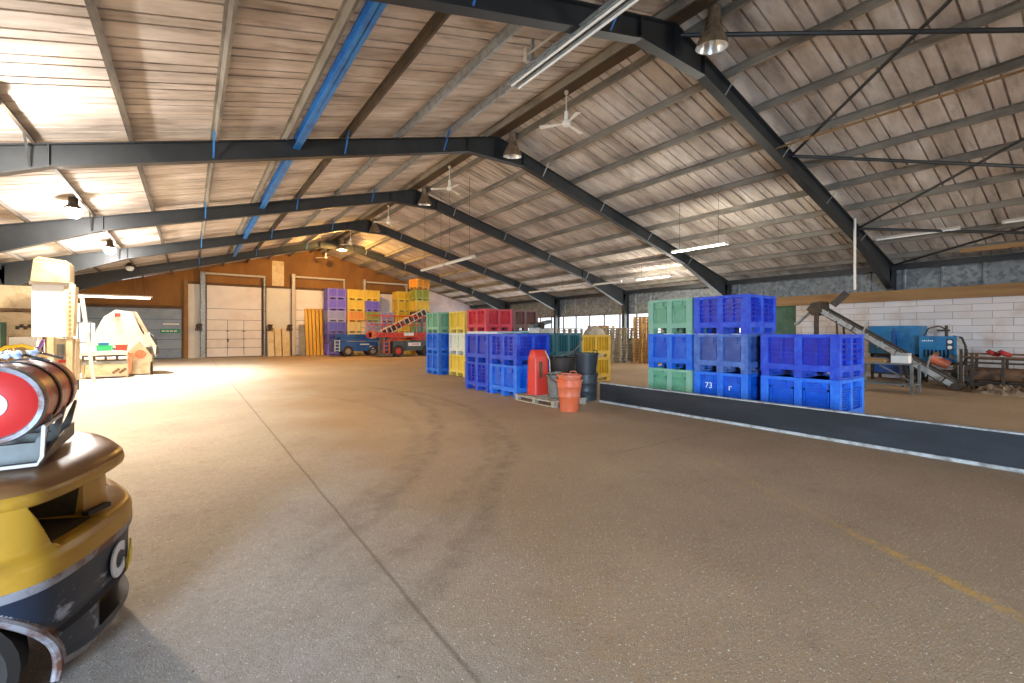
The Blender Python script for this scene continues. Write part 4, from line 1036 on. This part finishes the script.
# left-hand machine at the photo's edge
t = thing('packing_line', 'cream packing machine at the left edge behind the white panel', 'machine', (-4.3, 18.6, 0))
MB().box(-.7, .75, 0, .8, 2.3, 2.95).build('upper_casing', 'cream', t); MB().box(-.72, .77, -.02, .82, 2.22, 2.3).build('casing_lip', 'rust_iron', t)
MB().prism([(-.7, 1.5), (.75, 1.5), (.75, 2.1), (.3, 2.2), (-.7, 2.2)], 1, .05, .75).build('mid_casing', 'cream', t)
MB().box(-.75, .0, -.1, -.02, 1.15, 1.85).build('white_door', 'plain_white', t); MB().box(.0, .1, -.12, -.02, 1.1, 1.9).build('door_post', 'green_sheet', t)
m = MB()
for k in range(5): m.cbox((.3+.08*k, .03, 1.75+.05*(k % 2)), (.07, .06, .1))
m.build('motor', 'dark_iron', t)
MB().box(.15, .7, -.05, .6, 1.2, 1.48).build('bag_tray', 'plain_white', t)
MB().box(-.7, .9, -.05, .7, .9, 1.0).build('bench', 'pale_ply', t)
for x in (-.6, .05, .8):
    for y in (0, .6): MB().box(x-.05, x+.05, y-.05, y+.05, 0, 2.3 if y else .9).build('leg', 'timber', t)
MB().tube([(-.2, -.1, .95), (.1, -.15, 1.2), (.45, -.15, 1.25), (.8, -.1, 1.05)], .05).build('yellow_hose', 'yellow_hose', t, True)
MB().bar((.7, -.1, 1.0), (.85, -.1, 1.4), .08, .06).build('purple_handle', 'purple_plastic', t)

# ================================================================== yellow truck (counterweight end) at lower left
TX, TY = -.27, 2.95
TX, TY = -.28, 3.25
t = thing('forklift', 'yellow and black forklift truck seen from its scratched counterweight end', 'forklift', (TX, TY, 0))
HALFOUT = [(-1.45, -.70), (-1.0, -.70), (-.65, -.70), (-.42, -.695), (-.31, -.685), (-.235, -.65), (-.185, -.59), (-.135, -.49), (-.09, -.37), (-.045, -.23), (-.012, -.1), (0, 0)]
def catmull(P, n):
    out = []
    for i in range(len(P)-1):
        p0, p1, p2, p3 = P[max(i-1, 0)], P[i], P[i+1], P[min(i+2, len(P)-1)]
        for k in range(n):
            u = k/n
            out.append(tuple(.5*((2*b)+(-a+c)*u+(2*a-5*b+4*c-d_)*u*u+(-a+3*b-3*c+d_)*u**3) for a, b, c, d_ in zip(p0, p1, p2, p3)))
    out.append(P[-1]); return out
def outline(n, ext):
    h = catmull(HALFOUT, n); q = h + [(x, -y) for x, y in h[::-1][1:]]; out = []
    for i, (x, y) in enumerate(q):
        a, b = q[max(i-1, 0)], q[min(i+1, len(q)-1)]; tx, ty = b[0]-a[0], b[1]-a[1]; l = math.hypot(tx, ty)
        out.append((x+ty/l*ext, y-tx/l*ext))
    return out
ss = lambda a, b_, v: max(0, min(1, (v-a)/(b_-a)))**2*(3-2*max(0, min(1, (v-a)/(b_-a))))
# height, offset and paint of the tail from the skirt up
prof = [(.10, -.05, 1), (.115, -.015, 2), (.15, .0, 1), (.2, .008, 1), (.32, .008, 1), (.34, -.012, 1), (.36, -.012, 1), (.375, .0, 1), (.5, .004, 1), (.545, .006, 1), (.55, .014, 2), (.585, .022, 2), (.59, .022, 0),
        (.66, .02, 0), (.69, .008, 0), (.705, -.01, 0), (.72, -.018, 0), (.9, -.022, 0), (.92, -.03, 0)]
pr2 = []
for (za, ea, ma), (zc, ec, mc) in zip(prof, prof[1:]):
    n = max(1, int((zc-za)/.008))
    for k in range(n): pr2.append((za+(zc-za)*k/n, ea+(ec-ea)*k/n, ma))
pr2.append(prof[-1])
vs = []; nr = 0; deeps = []
for z, e, _ in pr2:
    ring = outline(16, e); nr = len(ring)
    for x, y in ring:
        ya = abs(y) if x > -.6 else 9
        zz = z + (.07*ss(.3, .68, ya)*(1-ss(.12, .35, z)) if x > -.6 else .07*(1-ss(.12, .35, z)))
        yl = .555+.36*(z-.70)                                    # slanted outer end of the grab slot
        inz = ss(.703, .713, z)*(1-ss(.888, .9, z))
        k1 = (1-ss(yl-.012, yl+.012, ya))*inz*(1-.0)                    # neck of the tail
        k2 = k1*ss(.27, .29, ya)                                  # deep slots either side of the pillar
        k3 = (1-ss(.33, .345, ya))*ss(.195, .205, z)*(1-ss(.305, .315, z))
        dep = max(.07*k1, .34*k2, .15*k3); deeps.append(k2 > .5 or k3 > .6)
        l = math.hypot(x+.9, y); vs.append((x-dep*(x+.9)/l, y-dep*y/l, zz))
fs, mi = [], []
WX, WZ, AR = -.53, .2, .355
for j in range(len(pr2)-1):
    for i in range(nr-1):
        q = (j*nr+i, j*nr+i+1, (j+1)*nr+i+1, (j+1)*nr+i)
        cx = sum(vs[v][0] for v in q)/4; cy = sum(vs[v][1] for v in q)/4; cz = sum(vs[v][2] for v in q)/4; r_ = math.hypot(cx-WX, cz-WZ)
        if abs(cy) > .3 and r_ < AR: continue
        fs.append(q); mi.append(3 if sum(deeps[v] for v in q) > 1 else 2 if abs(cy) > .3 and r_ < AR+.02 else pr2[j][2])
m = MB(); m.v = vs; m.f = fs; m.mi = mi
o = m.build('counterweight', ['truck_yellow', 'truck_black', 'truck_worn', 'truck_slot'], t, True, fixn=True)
sd = o.modifiers.new('thick', 'SOLIDIFY'); sd.thickness = .02; sd.offset = -1
hp = [(.885, -.07), (.89, -.03), (.9, -.018), (.925, -.012), (.95, -.018), (.975, -.04), (.99, -.08), (1.0, -.15)]
vs = []; n = 0
for z, e in hp:
    r = outline(8, e); n = len(r); vs += [(x, y, z) for x, y in r]
m = MB(); m.add(vs, [(k*n+i, k*n+(i+1) % n, (k+1)*n+(i+1) % n, (k+1)*n+i) for k in range(len(hp)-1) for i in range(n)]+[tuple(range((len(hp)-1)*n, len(hp)*n)), tuple(range(n))[::-1]])
m.mi = [0 if (k // n) < 4 else 1 for k in range((len(hp)-1)*n)]+[1, 0]
m.build('hood', ['truck_yellow', 'truck_top'], t, True)
MB().box(-1.3, -.62, -.36, .36, .25, .86).build('inner_frame', 'dark_void', t)
for sy in (-1, 1):
    Mw = Matrix.Translation((WX, sy*.56, .255)) @ Matrix.Rotation(PI/2, 4, 'X')
    w_ = MB().lathe([(.12, -.09), (.225, -.09), (.255, -.06), (.255, .06), (.225, .09), (.12, .09)], 28, Mw).build('rear_wheel', 'tyre', t, True)
    MB().lathe([(0, -.08), (.06, -.085), (.12, -.05), (.125, .05), (.06, .085), (0, .08)], 20, Mw).build('hub', 'hub_grey', w_, True)
text(t, 'C', .21, (-.022, -.19, .425), (PI/2, 0, PI/2-.22), 'paint_mark', 'lettering', .004, .012)
m = MB(); m.add([(.0, -.06, .34), (.0, .06, .34), (.0, .06, .46), (-.008, -.06, .34), (-.008, .06, .34), (-.008, .06, .46)], [(0, 1, 2), (5, 4, 3), (0, 3, 4, 1), (1, 4, 5, 2), (2, 5, 3, 0)])
m.build('logo_triangle', 'yellow_hose', t, loc=(.012, -.035, 0), rot=(0, 0, -.05))
arc = []
hh = catmull(HALFOUT, 16)
for k in range(33):
    a = PI*(1.06*k/32-.06); x = WX+AR*math.cos(a); z = max(.12, WZ+AR*math.sin(a))
    y = min(hh, key=lambda q: abs(q[0]-x))[1]; arc.append((x, y, z))
for sy in (1, -1): MB().tube([(x, y*sy, z) for x, y, z in arc], .018, n=8).build('arch_rim', 'truck_worn', t, True)
MB().bar((-.13, -.3, .73), (-.06, -.2, .735), .035, .02).build('latch', 'dark_iron', t)
MB().box(-2.4, -1.46, -.55, .55, .3, .85).build('chassis', 'truck_yellow', t)
for sy in (-1, 1):
    MB().lathe([(.15, -.12), (.3, -.12), (.34, -.08), (.34, .08), (.3, .12), (.15, .12)], 28, Matrix.Translation((-2.2, sy*.58, .34)) @ Matrix.Rotation(PI/2, 4, 'X')).build('front_wheel', 'tyre', t, True)
# gas bottle lying across the hood
t = thing('gas_bottle', 'red and rusty gas bottle strapped across the forklift hood', 'gas bottle', (-.685, 3.2, 1.295))
R = .168
pr = [(0, -.44), (.07, -.437), (.12, -.425), (R-.015, -.4), (R, -.36), (R, .3), (R-.015, .36), (R-.05, .405), (.06, .43), (0, .435)]
My = Matrix.Rotation(-PI/2, 4, 'X')
def lath(pr, m_, name, n=36): return MB().lathe(pr, n, My).build(name, m_, t, True)
lath([(R, -.365), (R, .3), (R-.012, .355), (R-.05, .4), (.06, .43), (0, .435)], 'gas_rust', 'bottle_body')
lath([(0, -.40), (.06, -.398), (.115, -.388), (R-.022, -.37)], 'gas_red', 'end_cap')['label'] = 'bright red domed end'
lath([(R-.026, -.37), (R-.02, -.4), (R-.002, -.405), (R+.004, -.38), (R+.002, -.34)], 'truck_worn', 'end_ring')
lath([(0, -.404), (.055, -.402), (.055, -.397), (0, -.397)], 'paint_mark', 'round_label')
for y in (-.12, .16):
    lath([(R, y-.02), (R+.006, y-.02), (R+.006, y+.02), (R, y+.02)], 'black_rubber', 'strap')
    m = MB(); m.bar((-.07, y-.02, R+.02), (.05, y-.02, R+.045), .07, .018)
    for k in range(4): m.cyl((-.07+.035*k, y-.06, R+.03), (-.07+.035*k, y+.02, R+.035), .014, n=10)
    m.bar((.03, y, R+.04), (.13, y+.02, R+.0), .02, .012)
    m.build('strap_buckle', 'chrome', t, True)
for y in (-.28, .0, .28):
    MB().prism([(-.13, -.276), (.13, -.276), (.17, -.07), (.158, -.07), (.115, -.19), (-.115, -.19), (-.158, -.07), (-.17, -.07)], 1, y-.015, y+.015).build('cradle_rib', 'steel_grey', t)
for sx in (-1, 1): MB().prism([(-.36, -.276), (.36, -.276), (.36, -.2), (-.05, -.225), (-.36, -.262)], 0, sx*.14-.006, sx*.14+.006).build('cradle_plate', 'steel_grey', t)
MB().tube([(-.2, -.38, -.272), (.14, -.38, -.272), (.155, -.38, -.24), (.16, -.38, -.11), (.165, -.1, -.1)], .008).build('cradle_rod', 'tape_white', t, True)

# ================================================================== camera, daylight, exposure
cam = bpy.data.cameras.new('camera'); cam.sensor_width = 36; cam.lens = 450/1024*36; cam.shift_y = -8.5/1024; cam.clip_end = 300
co = bpy.data.objects.new('camera', cam); COL.objects.link(co); co.location = (0, 0, 1.6)
co.rotation_euler = (PI/2, 0, -math.atan((512-190)/450)); sc.camera = co
w = bpy.data.worlds.new('sky'); sc.world = w; w.use_nodes = True
bg = w.node_tree.nodes['Background']; bg.inputs['Color'].default_value = (.9, .95, 1, 1); bg.inputs['Strength'].default_value = 2.2
# daylight from the left-wall door and right-hand windows, plus an added near-end fill
light('door_daylight', 'AREA', (XL-.05, -6.8, 1.7), 1650, (.55, .75, 1), (2.6, 3.2), (PI/2-.36, 0, -PI/2+math.radians(46)), spread=math.radians(84))
light('door_daylight', 'AREA', (14.25, YF+.05, 2.2), 620, (1, .95, .88), (5.4, 4.3), (PI/2-.3, 0, 0), spread=math.radians(110))  # fill at the invented near-end opening, added to brighten the right foreground
light('window_daylight', 'AREA', (XR-.12, 22.5, 2.0), 600, (.95, .98, 1), (24, 1.4), (PI/2, 0, PI/2))
sc.view_settings.view_transform = 'Standard'; sc.view_settings.look = 'None'; sc.view_settings.gamma = 1; sc.view_settings.use_curve_mapping = False
sc.view_settings.exposure = 0.0
sc.cycles.use_denoising = True
sc.cycles.max_bounces = 8; sc.cycles.diffuse_bounces = 6; sc.cycles.sample_clamp_indirect = 6
